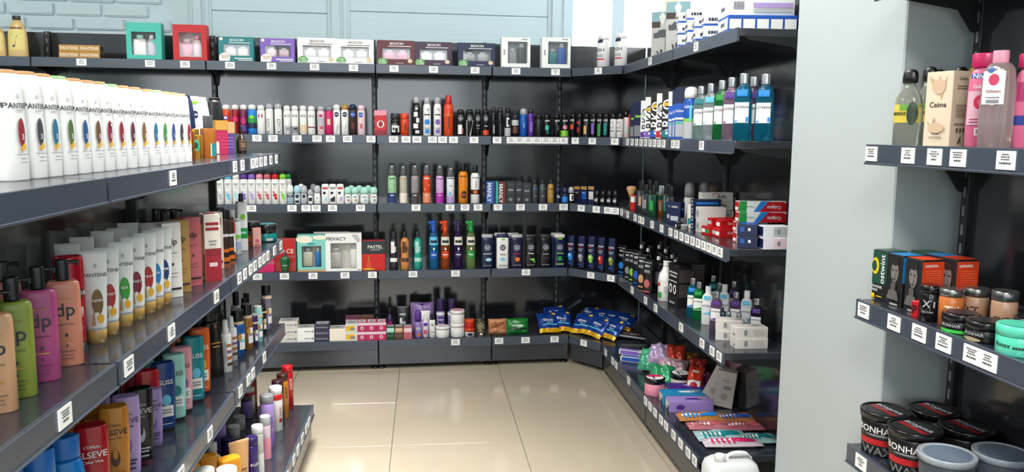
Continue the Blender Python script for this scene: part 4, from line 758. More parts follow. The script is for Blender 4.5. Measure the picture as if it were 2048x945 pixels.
# ------------------------------------------------------------------ right run, third shelf
S = SR[3]
bottle(S, 1262, .03, .07, 'bell', 'brown', 'brown', .02, .3, inset=.06, noun='shaving brush', desc='shaving brush with fanned tan bristles', dec=[])
q_ = [o for o in bpy.data.objects if o.get('category') == 'brush'][-1]
link('bristles', vessel('bristles', [(.06, .011, .011), (.085, .018, .018), (.115, .03, .03), (.125, .026, .026), (.13, .012, .012)], 2, 18), q_, mat('tan', 'matte'))
carton(S, 1266, .03, .085, .012, 'red', F=[('r', 0, .7, .8, .4, 'white'), ('e', 0, .85, .5, .1, 'silver')], R=[('r', 0, .7, .8, .4, 'white')], inset=.05, rot=40, desc='slim red and white card beside shaving brush', noun='hang card')
for k, (px, ins, h_, c) in enumerate(((1279, .06, .17, 'charcoal'), (1285, .07, .175, 'charcoal'), (1291, .05, .16, 'charcoal'), (1297, .1, .18, 'dark green'), (1305, .06, .165, 'dark green'), (1312, .1, .18, 'dark green'), (1334, .12, .175, 'dark green'), (1340, .1, .17, 'charcoal'))):
    bottle(S, px, .05, h_, 'square', c, 'black', .3, .6, 'flat', inset=ins, d=.55, rot=40, dec=[('r', 0, .35, .5, .3, ('bright blue', 'tan', 'grey', 'green', 'green', 'teal', 'teal', 'grey')[k]), ('r', -.2, .55, .06, .2, 'silver')], noun='aftershave bottle', kind='gloss', desc=f'{("charcoal aftershave with blue label", "charcoal aftershave with tan label", "charcoal aftershave with grey label", "rear dark green aftershave with green label", "front dark green aftershave with green label", "rear dark green aftershave with teal label", "dark green aftershave past the amber bottle", "charcoal aftershave past the amber bottle")[k]}')
bottle(S, 1322, .042, .16, 'square', 'a3541c', 'silver', .3, .85, 'flat', inset=.12, d=.8, rot=40, dec=[('b', .52, .68, 'dark green'), ('t', 'ARKO', 0, .3, .08, 'white', 90)], noun='aftershave bottle', kind='gloss', ckind='metal', desc='amber aftershave bottle with brushed silver cap')
for k, (px, ins, h_) in enumerate(((1346, .08, .1), (1353, .06, .11))):
    carton(S, px, .06, h_, .04, 'navy', F=[('t', 'NIVEA', 0, .8, .08, 'white'), ('r', 0, .3, .7, .2, 'silver')], L=[('r', 0, .2, .8, .25, 'silver')], R=[('r', 0, .2, .8, .25, 'silver'), ('r', 0, .7, .5, .06, 'sky blue')], inset=ins, rot=40, desc=f'navy aftershave balm carton, {"further" if k == 0 else "nearer"} of two')
jar(S, 1358, .035, .03, 'black', 'charcoal', .3, [('r', 0, .4, .5, .4, 'white')], inset=.03, desc='tiny black jar at the shelf front')
jar(S, 1369, .035, .025, 'c9c9c4', 'silver', .3, inset=.035, desc='tiny clear jar at the shelf front', kind='clear')
for px, ds in ((1377, 'nearer the navy cartons'), (1406, 'nearer the toothpaste')):
    bottle(S, px, .052, .2, 'can', 'cbc9c6', '7d7d7e', .36, .95, 'round', inset=.14 if px < 1390 else .22, dec=[('e', -.35, .5, .5, .14, 'dark purple'), ('r', 0, .3, .5, .02, 'grey')], noun='foam bottle', desc=f'pale bottle with tall grey dome cap, {ds}')
carton(S, 1390, .05, .11, .035, 'off white', F=[('r', 0, .3, .9, .25, 'teal')], L=[('r', 0, .3, .9, .25, 'teal')], R=[('r', 0, .3, .9, .2, 'teal'), ('r', 0, .7, .5, .1, 'grey')], inset=.1, rot=60, desc='pale carton with teal band between dome bottles')
for j in range(4): carton(S, 1408, .04, .034, .13, 'navy', F=[('r', 0, .5, .6, .6, 'white'), ('t', '#R', 0, .5, .5, 'navy')], R=[('r', 0, .5, .8, .3, 'bright blue')], L=[('r', 0, .5, .8, .4, 'bright blue'), ('t', 'Signal', 0, .5, .3, 'white')], inset=.14, dz=.0345*j, desc=f'navy toothpaste carton, {("lowest", "second", "third", "topmost")[j]} of pile of four', noun='toothpaste carton')
for j in range(2): carton(S, 1443, .15, .04, .045, 'dcd9d0', F=[('t', 'Signal', .15, .5, .45, 'charcoal', 180), ('e', -.05, .75, .22, .4, 'red'), ('e', -.05, .72, .16, .3, 'dcd9d0')], inset=.23, dz=.085+.041*j, rot=90, desc=f'cream toothpaste carton, {"upper" if j else "lower"} of two upside down', noun='toothpaste carton')
carton(S, 1440, .15, .083, .09, 'b9b8b4', F=[('r', .1, .5, .6, .7, 'grey'), ('r', .0, .5, .06, .9, 'white')], inset=.23, rot=90, desc='grey carton supporting cream toothpaste cartons')
for j in range(2): carton(S, 1421, .055, .055, .12, 'd8d6d0', F=[('r', 0, .5, .7, .6, 'silver'), ('r', 0, .5, .4, .3, 'grey')], inset=.13, dz=.056*j, desc=f'white small carton, {"upper" if j else "lower"} of two beside toothpaste')
TP = [('r', -.42, .5, .16, 1, 'green'), ('p', [(-.2, 0), (0, 0), (.15, 1), (-.05, 1)], 'bright blue'), ('p', [(-.08, 0), (.5, 0), (.5, .6), (.42, .95), (.1, .95)], 'c4101a'), ('t', 'Colgate', .22, .45, .42, 'white', 180), ('t', 'Triple Action', -.3, .5, .2, 'green', 180)]
for j in range(4):
    carton(S, 1522 if j > 1 else 1500, .2 if j > 1 else .13, .042, .038, 'f0f0ee' if j > 1 else 'f0f0ee', F=TP if j > 1 else [('r', -.1, .5, .7, 1, 'green'), ('t', 'Action', -.05, .5, .3, 'white', 180)], L=[('r', 0, .5, 1, .9, 'red'), ('r', 0, .3, .8, .3, 'white')], inset=.2 if j > 1 else .17, rot=90, dz=.0425*j, desc=f'red white and green toothpaste carton, {("lowest", "second", "third", "topmost")[j]} of four', noun='toothpaste carton')
for k, (px, ins, dz) in enumerate(((1432, .04, 0), (1441, .045, 0), (1450, .06, 0), (1460, .06, 0), (1446, .06, .037), (1461, .07, .037))):
    carton(S, px, .036, .036, .12, 'red', F=[('r', 0, .5, .8, .5, ('white', 'green', 'silver', 'white', 'silver', 'white')[k]), ('r', 0, .8, .9, .2, 'red')], R=[('t', 'Colgate', 0, .5, .4, 'white')], L=[('t', 'Colgate', 0, .5, .4, 'white')], inset=ins+.09, dz=dz, rot=10, desc=f'small red toothpaste carton {("at pile edge with white end", "with green end", "with silver end", "with white end near pile", "upper with silver end", "upper with white end")[k]}', noun='toothpaste carton')
for j in range(2):
    carton(S, 1536, .1, .044, .05, ('e6dfe6', 'e4e6ea')[j], F=[('r', .2, .5, .6, .8, ('pale pink', 'silver')[j]), ('e', .1, .5, .14, .5, 'grey')], L=[('r', 0, .5, .9, .8, 'navy')], inset=.17, rot=90, dz=.045*j, desc=f'pale toothpaste carton {("lower with pink tint", "upper with grey print")[j]} beside pillar', noun='toothpaste carton')
    carton(S, 1507, .075, .044, .1, 'navy', F=[('e', .1, .6, .14, .3, 'white'), ('r', -.25, .6, .2, .4, 'blue')], T=[('r', 0, .5, .8, .8, 'blue')], inset=.13, rot=62, dz=.045*j, desc=f'navy toothpaste carton, {"upper" if j else "lower"} of two by shelf end', noun='toothpaste carton')
can(S, 1512, .045, .11, 'red', 'red', [('r', 0, .5, .6, .3, 'dark red')], inset=.24, capf=.1, capst='flat', capw=1, desc='small red cup behind toothpaste cartons', noun='cup')
carton(S, 1521, .03, .16, .012, '9fc2c0', F=[('r', 0, .5, .3, .9, 'teal'), ('r', 0, .85, .6, .2, 'white')], inset=.23, rot=90, desc='upright toothbrush blister pack behind toothpaste', noun='blister pack')
# ------------------------------------------------------------------ right run, fourth shelf
S = SR[4]
for k, (px, ins, h_, c) in enumerate(((1246, .05, .17, 'bright blue'), (1259, .045, .17, 'grey'), (1268, .05, .18, 'lime'), (1276, .045, .19, 'blue'), (1286, .045, .185, 'tan'), (1298, .04, .18, 'rose'))):
    g = [('t', 'MEN', 0, .82, .06, 'white'), ('r', 0, .92, .8, .02, 'silver'), ('r', 0, .66, .6, .08, 'grey'), ('e', 0, .3, .6, .25, c), ('r', 0, .06, .6, .05, c)]
    bottle(S, px, .062, h_, 'square', '121316', 'black', .03, .9, inset=ins, d=.6, rot=35, dec=g, noun='body wash', desc=f'black body wash bottle with {c} graphic', kind='gloss')
for k, (px, ins, h_) in enumerate(((1284, .1, .225), (1297, .1, .225), (1318, .09, .215), (1319, .17, .24), (1332, .17, .235), (1345, .17, .22), (1352, .15, .215))):
    bottle(S, px, .055, h_, 'pump', '121316', 'black', .22, .5, 'flat', inset=ins, d=.7, rot=35, dec=[('r', 0, .4, .6, .3, 'dark grey')], nozzle='pump', noun='shampoo bottle', desc=('black pump shampoo behind lime graphic wash', 'black pump shampoo behind tan graphic wash', 'black pump shampoo next to white pump bottle', 'rear black pump shampoo, first in row', 'rear black pump shampoo, second in row', 'rear black pump shampoo, third in row', 'rear black pump shampoo nearest cartons')[k], kind='gloss')
    o = [x for x in bpy.data.objects if x.get('label', '').startswith(('black pump', 'rear black pump'))][-1]
    link('clip', boxes('clip', [(-.008, -.02, h_*.84, .008, -.008, h_*.93)], .002), o, mat('white', 'gloss'))
bottle(S, 1330, .075, .205, 'neck', 'e8e8e6', 'white', .14, .3, 'flat', inset=.07, rot=50, dec=[('r', -.28, .42, .22, .08, 'red'), ('r', -.2, .16, .3, .14, 'green'), ('r', .25, .3, .3, .16, 'silver'), ('r', 0, .5, .9, .006, 'grey')], nozzle='pump', noun='lotion bottle', desc='white pump bottle with green and red label')
g = [('r', 0, .8, .8, .04, 'silver'), ('r', 0, .72, .7, .04, 'silver'), ('r', 0, .6, .8, .02, 'white'), ('e', -.2, .42, .3, .22, 'white'), ('e', -.2, .42, .16, .14, 'black'), ('e', .22, .42, .3, .22, 'white'), ('e', .22, .42, .16, .14, 'black'), ('t', '#OSTWINT', 0, .1, .06, 'silver')]
carton(S, 1358, .11, .21, .07, '1c1a1b', F=g, R=[('r', 0, .75, .9, .3, '4b4441'), ('r', 0, .4, .9, .3, '4b4441')], L=[('r', 0, .75, .9, .3, '4b4441'), ('r', 0, .4, .9, .3, '4b4441')], inset=.1, rot=8, desc='black carton with two white ring emblems')
carton(S, 1388, .085, .2, .075, '2c1d1c', F=[('r', -.3, .75-.18*k, .3, .12, 'beige') for k in range(3)]+[('r', .2, .8-.16*k, .5, .02, 'brown') for k in range(4)], inset=.2, rot=75, desc='dark brown carton with stacked beige squares')
for px, ins, c, h_, ds, lb, cc, kd, wv in ((1384, .085, '1583a0', .183, 'front blue', 'white', 'silver', 'clear', 'bright blue'), (1396, .095, '189a52', .175, 'front green', 'white', 'silver', 'clear', 'green'), (1414, .105, 'e9e9e8', .172, 'nearest white', 'd9dde2', 'white', 'gloss', 'sky blue'), (1431, .105, '9a7ba4', .17, 'clear purple', 'white', 'silver', 'clear', 'purple'),
  (1425, .22, '1f7d86', .175, 'rear teal', 'white', 'silver', 'clear', 'teal'), (1437, .2, '93a8ab', .165, 'rear clear', 'white', 'silver', 'clear', 'teal'), (1447, .18, 'dedede', .18, 'middle white', 'd9dde2', 'white', 'gloss', 'sky blue'), (1474, .27, '6a5878', .18, 'rear violet', 'white', 'silver', 'clear', 'purple'), (1472, .19, '83698c', .17, 'middle violet', 'white', 'silver', 'clear', 'purple'), (1489, .22, 'd2d2d2', .18, 'far white', 'd9dde2', 'white', 'gloss', 'sky blue'), (1511, .21, '3f3250', .175, 'dark violet', 'white', 'silver', 'clear', 'purple')):
    wash(S, px, .05, h_, c, ins, lab=lb, cc=cc, kind=kd, wave=wv, desc=f'{ds} small mouthwash bottle')
for px, ins, ds in ((1441, .135, 'left of pair behind white cartons'), (1455, .125, 'right of pair behind white cartons'), (1476, .155, 'in second pair behind white cartons'), (1490, .145, 'in second pair nearest the pillar')):
    wash(S, px, .045, .1, '2a8f98', ins, cc='silver', desc='short teal mouthwash bottle '+ds, wave='white')
for j in range(2):
    for k, (px, ins) in enumerate(((1496, .14), (1463, .12))):
        carton(S, px, .13, .042, .065, 'd8d2cc', F=[('r', .1, .5, .7, .7, 'cfc8c2'), ('r', -.2, .5, .1, .5, 'grey')]+[('r', .05+.05*q, .5, .02, .6, 'b5aeaa') for q in range(7)], T=[('e', .2, .5, .2, .3, 'grey')], L=[('r', .2, .3, .3, .2, 'grey')], inset=ins, rot=90 if k == 0 else 70, dz=.0425*j, desc=f'white flat carton, {"upper" if j else "lower"} of {"nearer" if k == 0 else "further"} pair at shelf end')
# ------------------------------------------------------------------ right run, bottom shelf
S = SR[5]
for k in range(6):
    carton(S, 1228+7*k, .2, .016, .028, '4a2c20' if k < 4 else 'charcoal', F=[('r', 0, .5, .8, .4, 'silver')], T=[('r', -.2+.1*q, .5, .05, .5, ('tan', 'brown', 'white', 'grey')[q % 4]) for q in range(6)], inset=.15+.01*k, rot=68, dz=.004+.012*(k % 2), tilty=4, desc=f'brown colour tube card, {("first", "second", "third", "fourth", "fifth", "sixth")[k]} from razor packs', noun='tube card')
for j, c in enumerate(('blue', 'violet')):
    carton(S, 1277-3*j, .2, .028, .035, 'c9c9cc', F=[('r', -.2, .5, .5, .7, c), ('t', '#LACALUT', .2, .5, .4, 'navy')], T=[('r', -.2, .5, .5, .7, c)], inset=.12, rot=60, dz=.029*j, desc=f'silver carton with {c} end lying beside brown cards')
def sponge(px, ins, w, h, th, c, sd, ds, lean=-50, rot=60, dz=.015, kind='foil', F=()): pouch(S, px, w, h, th, c, F=F, inset=ins, lean=lean, rot=rot, seed=sd, dz=dz, crump=.25, kind=kind, desc=ds, noun='bath sponge')
sponge(1298, .12, .13, .14, .07, '4fae86', 31, 'green wrapped bath sponge near silver cartons'); sponge(1316, .16, .12, .12, .07, 'b9a3c8', 32, 'lilac wrapped bath sponge atop green one', dz=.06); sponge(1318, .1, .12, .12, .07, '3c9f6c', 33, 'second green wrapped bath sponge at shelf front')
sponge(1334, .18, .12, .1, .06, 'd9a9b4', 34, 'pink wrapped bath sponge with label', F=[('r', 0, .6, .5, .3, 'pale pink'), ('r', 0, .62, .4, .04, 'maroon')]); sponge(1344, .2, .13, .12, .06, 'd6b3bf', 35, 'pale pink wrapped bath sponge before jars', F=[('r', .1, .7, .4, .04, 'plum')])
sponge(1345, .22, .1, .15, .04, 'c8402e', 36, 'red wrapped bath mitt leaning back', lean=-35, dz=.03); sponge(1366, .29, .13, .11, .08, 'a8752a', 37, 'ochre bath sponge in clear wrap', lean=-30); sponge(1392, .3, .08, .12, .04, 'a8342c', 38, 'dark red bath mitt against panel', lean=-20); sponge(1398, .28, .11, .09, .07, '8a3c64', 39, 'plum round bath sponge near the cards', lean=-30)
pouch(S, 1384, .075, .16, .035, 'd8442c', F=[('r', 0, .3, .8, .4, 'white'), ('e', 0, .34, .5, .2, 'red'), ('t', '#lif', 0, .8, .08, 'white')], inset=.22, lean=-40, rot=60, seed=41, desc='red and white bath glove packet leaning', noun='bath packet')
jar(S, 1312, .1, .085, 'e58fa4', 'black', .28, inset=.06, top=[('e', 0, 0, .84, .84, 'white'), ('p', [(-.4, 0), (-.28, .28), (0, .4), (0, -.1)], 'hot pink'), ('p', [(-.4, 0), (0, -.1), (-.1, -.38), (-.3, -.26)], 'hot pink'), ('t', '#Body', .15, -.1, .1, 'black')], desc='pink body scrub jar with black lid')
jar(S, 1361, .1, .085, 'c8beb2', 'black', .28, inset=.2, top=[('e', 0, 0, .84, .84, 'white'), ('r', 0, .05, .5, .04, 'black'), ('t', '#SCRUB', 0, -.12, .12, 'black')], desc='grey beige body scrub jar with black lid')
for k, (px, ins, tx, ty, rot) in enumerate(((1420, .28, 0, 24, 58), (1446, .32, 0, 6, 62))):
    carton(S, px, .085, .17, .05, 'beb7ae', F=[('e', 0, .3, .4, .2, 'a49a92'), ('t', '#lamp', 0, .75, .05, 'grey'), ('r', .1, .55, .4, .1, 'grey')], R=[('r', 0, .1, .6, .1, 'grey'), ('r', 0, .6, .7, .3, 'ada69e')], inset=ins, rot=rot, tilty=ty, dz=.02 if k == 0 else .006, desc='grey carton leaning over against its neighbour' if k == 0 else 'grey carton standing upright beside leaning carton')
for k, (px, c, tc, ds) in enumerate(((1350, '48278a', 'lilac', 'deep purple'), (1364, '1f87b8', 'white', 'blue'), (1378, '9c84c8', 'purple', 'lavender'))):
    carton(S, px, .2, .05, .085, c, F=[('r', 0, .5, .9, .7, c), ('e', -.25, .5, .2, .5, tc)], T=[('e', .1, .5, .4, .3, tc), ('r', .3, .6, .2, .16, 'silver')], L=[('r', 0, .5, .8, .8, 'off white'), ('r', .2, .3, .3, .4, 'charcoal')], inset=.15, rot=86, desc=f'{ds} depilation carton lying in row of three', noun='epilation carton')
for k, (px, ins, w, h, c, a, ds) in enumerate(((1405, .15, .2, .085, 'c98a4c', 'bright blue', 'orange and blue razor bag nearest front'), (1476, .3, .17, .085, 'b87a52', 'blue', 'orange and blue razor bag at back'), (1424, .155, .19, .075, 'c77a86', 'rose', 'pink comb bag at front'), (1494, .3, .17, .075, 'b86a78', 'rose', 'pink comb bag at back'), (1449, .16, .21, .1, 'a8ccd0', 'teal', 'teal brush bag at front'), (1522, .3, .16, .085, '9cc6c6', 'teal', 'teal brush bag at back'), (1470, .18, .24, .075, 'd8c8d0', 'hot pink', 'white bag with hot pink brush'))):
    F_ = [('r', -.15, .5, .5, .2, 'white'), ('e', .2, .5, .4, .5, a)]+[('r', -.35+.09*q, .4, .04, .5, a) for q in range(5)]
    pouch(S, px, w, h, .022, c, F=F_, inset=ins, lean=-86, rot=88, seed=50+k, flat=True, dz=.001, crump=.2, desc=ds, noun='accessory bag', cat='bag')
# plastic canister on the floor at the shelf end
P = np.array([1.13, 2.79, 0]); root = empty('canister', P, 0); root['label'] = 'translucent white plastic canister with grip on the floor'; root['category'] = 'canister'
link('body', vessel('body', [(0, .09, .06), (.012, .098, .066), (.195, .098, .066), (.22, .09, .06), (.232, .072, .048), (.235, .06, .04)], 5, 28), root, mat('d8dcdc', 'plastic'))
link('cap', vessel('cap', [(.234, .019, .019), (.256, .019, .019), (.259, .017, .017)], 2, 16, off=(-.05, -.02)), root, mat('white'))
hv = []; hf = []
for i in range(13):
    t_ = PI*i/12; cx_ = .03-.045*math.cos(t_); cz_ = .232+.022*max(0, math.sin(t_))**.5
    for k in range(8): a_ = 2*PI*k/8; hv.append((cx_+.008*math.cos(a_)*math.cos(t_), .012*math.sin(a_), cz_+.008*math.cos(a_)))
for i in range(12):
    for k in range(8): hf.append((i*8+k, i*8+(k+1) % 8, (i+1)*8+(k+1) % 8, (i+1)*8+k))
link('handle', pymesh('handle', hv, hf, True), root, mat('d8dcdc', 'plastic'))
decals(root, [('r', 0, .5, 1, 1, 'white'), ('t', '#8x10', 0, .5, .4, 'charcoal')], lambda x, y, e: (x+.045, y+.012, .2355+e), .03, .022, 'sticker')
# ------------------------------------------------------------------ island, top shelf
S = SL[1]
PC = ['8e1f2a', '3c3c46', '1d6a86', '4c6a34', '1f4f86', '6a4a2a', '8e1f3a', '8a2230', '5c2638', '7c5a2c', '1d6a8c', '3f8a3c', '2c4a86', '33333c', '8e1f2a']
PNM = ['dark red', 'slate', 'sea blue', 'moss green', 'royal blue', 'brown', 'crimson', 'brick red', 'plum', 'ochre', 'ocean blue', 'leaf green', 'indigo', 'black', 'ruby']
CAPC = ['tan', 'tan', 'tan', '9ac08a', 'tan', 'tan', 'tan', '9ac08a', 'tan', 'tan', 'tan', '9ac08a', 'tan', 'tan', 'tan']
for i, px in enumerate((23, 64, 99, 125, 149, 175, 203, 227, 250, 273, 297, 316, 333, 350, 364)):
    tp = (140, 144, 149, 153, 157, 161, 164, 169, 172, 175, 179, 181, 184, 186, 188)[i]
    c = PC[i]
    g = [('e', 0, .77, .1, .035, 'c9ccd2'), ('t', 'PANTENE', 0, .68, .05, '3c3c44'), ('r', 0, .635, .3, .006, 'grey'), ('e', 0, .44, .26, .26, c), ('t', '3', .03, .4, .05, 'white'), ('e', .05, .31, .16, .06, 'e0b43c'), ('e', -.05, .29, .12, .04, 'e0a23c'), ('r', 0, .24, .5, .006, 'grey'), ('t', 'ŞAMPUAN', 0, .2, .016, '3c3c44'), ('r', 0, .17, .3, .006, 'grey')]
    if i == 6: g += [('e', .05, .52, .14, .05, '3c3c44'), ('e', .05, .52, .09, .03, 'white')]
    bottle(S, px, .07, tp, 'shampoo', 'white', CAPC[i], .035, .62, 'flat', inset=.15-.0028*i, d=.05, rot=-10, dec=g, noun='shampoo bottle', desc=f'white shampoo bottle with {PNM[i]} oval label', kind='plastic')
bottle(S, 372, .075, 190, 'lotion', 'navy', 'navy', .05, .6, inset=.24, d=.045, rot=-50, noun='lotion bottle', desc='navy lotion bottle behind the white shampoo row')
NL = [('e', 0, .7, .34, .13, 'navy'), ('t', 'NIVEA', 0, .7, .035, 'white'), ('r', 0, .52, .5, .01, 'grey'), ('e', 0, .9, .4, .05, 'lime')]
bottle(S, 391, .075, 193, 'lotion', 'white', 'white', .05, .6, inset=.22, d=.045, rot=-60, dec=NL, noun='lotion bottle', desc='white body lotion with round navy emblem')
bottle(S, 405, .07, 195, 'lotion', 'off white', 'off white', .05, .6, inset=.24, d=.045, rot=-60, noun='lotion bottle', desc='plain off white lotion behind the emblem lotion')
bottle(S, 422, .075, 195, 'lotion', 'black', 'black', .05, .6, inset=.26, d=.045, rot=-60, noun='lotion bottle', desc='black lotion bottle with rounded shoulders')
bottle(S, 376, .042, 231, 'square', 'a8601c', 'gold', .35, .62, 'flat', inset=.13, d=.6, rot=-50, noun='oil bottle', kind='clear', ckind='metal', desc='amber hair oil bottle with tall gold cap')
bottle(S, 393, .042, 258, 'square', 'b88a34', 'gold', .2, .6, 'flat', inset=.15, d=.5, rot=-50, dec=[('e', -.1, .45, .6, .4, '3f9a78'), ('e', -.1, .45, .3, .2, 'dark green')], noun='oil bottle', kind='clear', ckind='metal', desc='amber hair oil bottle with green oval')
bottle(S, 418, .05, 231, 'square', 'b87434', 'dark grey', .3, .7, 'flat', inset=.125, d=.55, rot=-50, dec=[('r', .2, .2, .4, .3, 'teal'), ('r', .05, .2, .06, .3, 'white')], noun='oil bottle', kind='clear', desc='copper hair oil bottle with dark square cap')
carton(S, 442, .05, 241, .035, 'a81c4c', F=[('r', 0, .86, 1, .28, 'gold')]+[('r', 0, .7-.1*k, .8, .01, 'rose') for k in range(6)]+[('r', -.35, .2, .2, .35, 'cream')], R=[('r', 0, .86, 1, .28, 'gold')], L=[('r', 0, .86, 1, .28, 'gold'), ('r', .1, .25, .5, .4, 'cream')], inset=.2, rot=-60, desc='crimson hair oil carton with gold top')
carton(S, 459, .04, 244, .035, '5c3c84', F=[('r', 0, .82, 1, .36, 'tan')]+[('r', 0, .5-.1*k, .7, .012, 'lilac') for k in range(4)], L=[('r', 0, .82, 1, .36, 'tan')], inset=.2, rot=-60, desc='purple hair oil carton with tan top')
carton(S, 472, .034, 244, .035, '3f6a34', F=[('r', 0, .82, 1, .36, 'brown')], L=[('r', 0, .82, 1, .36, 'brown')], inset=.19, rot=-60, desc='green hair oil carton with brown top')
bottle(S, 437, .04, 213, 'square', 'red', 'charcoal', .45, .8, 'flat', inset=.26, rot=-60, noun='oil bottle', desc='red bottle with tall charcoal cap behind cartons')
bottle(S, 488, .042, 252, 'neck', '33241e', 'black', .3, .3, 'taper', inset=.17, dec=[('r', 0, .3, .8, .4, '4a3a30'), ('r', 0, .34, .5, .02, 'tan'), ('r', 0, .26, .5, .02, 'tan')], rot=-60, noun='oil bottle', kind='gloss', desc='small dark brown bottle with pointed dropper')
# ------------------------------------------------------------------ island, second shelf
S = SL[2]
def dp(px, tp, c, ins, ds, w=.062):
    g = [('t', 'dp', 0, .52, .16, '2c2430'), ('t', 'DAILY PERFECTION', -.1, .4, .016, '2c2430'), ('e', 0, .3, .1, .035, '2c2430'), ('r', 0, .255, .4, .012, 'gold'), ('e', 0, .2, .05, .03, '2c2430'), ('r', 0, .15, .5, .006, '3c3038'), ('t', 'TUZ İÇERMEZ', 0, .115, .018, '2c2430'), ('r', 0, .08, .4, .006, '3c3038'), ('r', 0, .64, .4, .008, 'gold')]
    bottle(S, px, w, tp, 'pump', c, 'black', .2, .4, 'flat', inset=ins, d=.6, rot=-62, dec=g, nozzle='pump', noun='pump bottle', desc=ds, kind='plastic')
dp(-4, 578, 'd0a078', .095, 'tan pump bottle with dark round monogram'); dp(37, 553, '8a9a3c', .1, 'olive green pump bottle with dark monogram'); dp(87, 532, 'b04a80', .1, 'raspberry pump bottle with dark monogram'); dp(135, 518, 'd88a72', .1, 'salmon pump bottle with dark monogram')
dp(18, 522, 'b86a58', .23, 'rear copper pump bottle behind the green one'); 
bottle(S, 152, .06, 511, 'tottle', 'c0122c', 'silver', .05, .9, inset=.14, d=.65, rot=-52, dec=[('e', .1, .6, .6, .16, '5c1420'), ('t', 'ELIDOR', .1, .6, .05, 'white'), ('r', .1, .4, .5, .1, 'white'), ('r', .1, .36, .5, .04, 'pink'), ('e', .15, .22, .3, .1, 'pink')], noun='conditioner bottle', desc='glossy red conditioner bottle beside salmon pump', kind='gloss')
TC_ = ['7a5a24', 'a82c2c', '3c9a34', '7c1c34', 'b02424', '1f7ac0', '1f3f70']
TX = ['ONARICI', 'KARŞIT', 'GÜR', 'LENGTH', 'TERAPİ', 'ÖZEL', 'NEM']
TD = ['ochre', 'red', 'green', 'burgundy', 'scarlet', 'sky blue', 'dark blue']
for i, (px, tp) in enumerate(((189, 502), (220, 495), (249, 484), (273, 474), (296, 466), (312, 461), (328, 455))):
    g = [('e', .05, .84, .14, .05, 'silver'), ('t', 'PANTENE', .03, .74, .055, '33333a'), ('e', .06, .45, .42, .28, TC_[i]), ('t', TX[i], .06, .47, .032, 'white'), ('e', .02, .32, .16, .05, 'cream'), ('e', .14, .27, .26, .1, 'e0a62c'), ('p', [(-.2, .2), (-.1, .36), (-.04, .2)], 'tan'), ('t', 'SAÇ KREMİ', 0, .165, .024, 'grey')]
    tube(S, px, .056, tp, 'white', 'c9a05a', g, inset=.115-.004*i, capf=.14, rot=-64, desc=f'white conditioner tube with {TD[i]} oval and gold cap')
for i, (px, tp) in enumerate(((143, 487), (172, 474), (212, 462), (240, 456), (262, 446), (300, 446))):
    tube(S, px, .056, tp, 'white', 'c9a05a', (), inset=.235, capf=.14, rot=-70, desc='rear row white tube '+('behind the red bottle', 'nearest the red bottle', 'behind green oval tube', 'behind burgundy oval tube', 'behind scarlet oval tube', 'behind dark blue oval tube')[i])
dg = [('t', 'dp', .05, .74, .11, '3a2a28'), ('r', 0, .6, .5, .008, '5a4a40'), ('e', 0, .45, .12, .04, '3a2a28'), ('r', 0, .33, .5, .008, '5a4a40'), ('r', 0, .28, .4, .008, '5a4a40'), ('r', .1, .12, .6, .03, '3a2a28')]
for px, tp, c, ds, ins in ((340, 445, 'f0ece6', 'white', .105), (358, 440, 'a8824a', 'mustard', .1), (381, 434, 'b8606a', 'dusty rose', .095), (399, 448, 'b08a50', 'tan', .09)):
    carton(S, px, .055, tp, .05, c, F=dg, L=[('r', 0, .5, .02, .9, c)], inset=ins, rot=-48, desc=f'tall {ds} carton with dark monogram')
carton(S, 410, .05, 428, .06, 'ece6da', F=[('r', 0, .82, .8, .12, 'a01c2c'), ('t', '#KOLESTON', 0, .82, .04, 'white'), ('r', 0, .6, .5, .02, 'grey'), ('r', 0, .55, .4, .02, 'grey'), ('r', 0, .2, 1, .4, 'a01c2c'), ('r', 0, .44, 1, .1, '8a1c2c'), ('r', 0, .25, .5, .06, 'pale pink')], T=[('r', 0, .5, .7, .5, 'a01c2c')], L=[('r', 0, .2, 1, .4, 'a01c2c')], inset=.075, rot=-62, desc='white and burgundy hair care carton')
carton(S, 431, .045, 424, .06, 'ece4d6', F=[('r', 0, .84, .7, .12, 'a01c2c'), ('r', 0, .64, .7, .06, 'ded4c2'), ('p', [(-.2, .25), (.1, .46), (.3, .3), (.1, .22)], 'e0b8ac'), ('r', .1, .13, .6, .05, 'dark grey'), ('r', -.3, .57, .3, .04, 'dark grey')], inset=.1, rot=-62, desc='cream carton with red badge behind burgundy one')
for px, c in ((331, 'brown'), (318, 'rose'), (352, 'brown')): bottle(S, px, .06, 418, 'pump', 'b8604a' if c == 'brown' else 'c06a70', 'black', .22, .4, inset=.24, rot=-50, nozzle='pump', noun='pump bottle', desc={331: 'rear reddish pump bottle behind tall cartons', 318: 'rear rosy pump bottle behind tubes', 352: 'rear reddish pump bottle nearest burgundy carton'}[px])
for px, tp, c in ((443, 416, 'dark brown'), (452, 420, 'dark brown')):
    bottle(S, px, .055, tp, 'shower', '3a2620', 'black', .2, .6, 'flat', inset=.11, d=.7, rot=-55, dec=[('r', .1, .5, .6, .05, 'white'), ('r', .2, .22, .4, .06, 'orange'), ('b', .02, .1, 'orange')], noun='shampoo bottle', desc='dark brown bottle with orange foot '+('beside cream carton' if px < 450 else 'beside amber serum'), kind='gloss')
bottle(S, 461, .038, 434, 'square', 'a8481c', 'brown', .08, .8, inset=.1, d=.8, rot=-60, dec=[('b', .6, .86, 'red'), ('b', .15, .6, 'white'), ('r', .1, .4, .4, .1, 'dark grey')], noun='serum bottle', desc='amber serum bottle with red and white label')
bottle(S, 466, .034, 420, 'can', 'white', 'white', .2, .7, inset=.13, rot=-60, dec=[('r', 0, .4, .6, .2, 'silver')], noun='serum bottle', desc='plain white slim bottle')
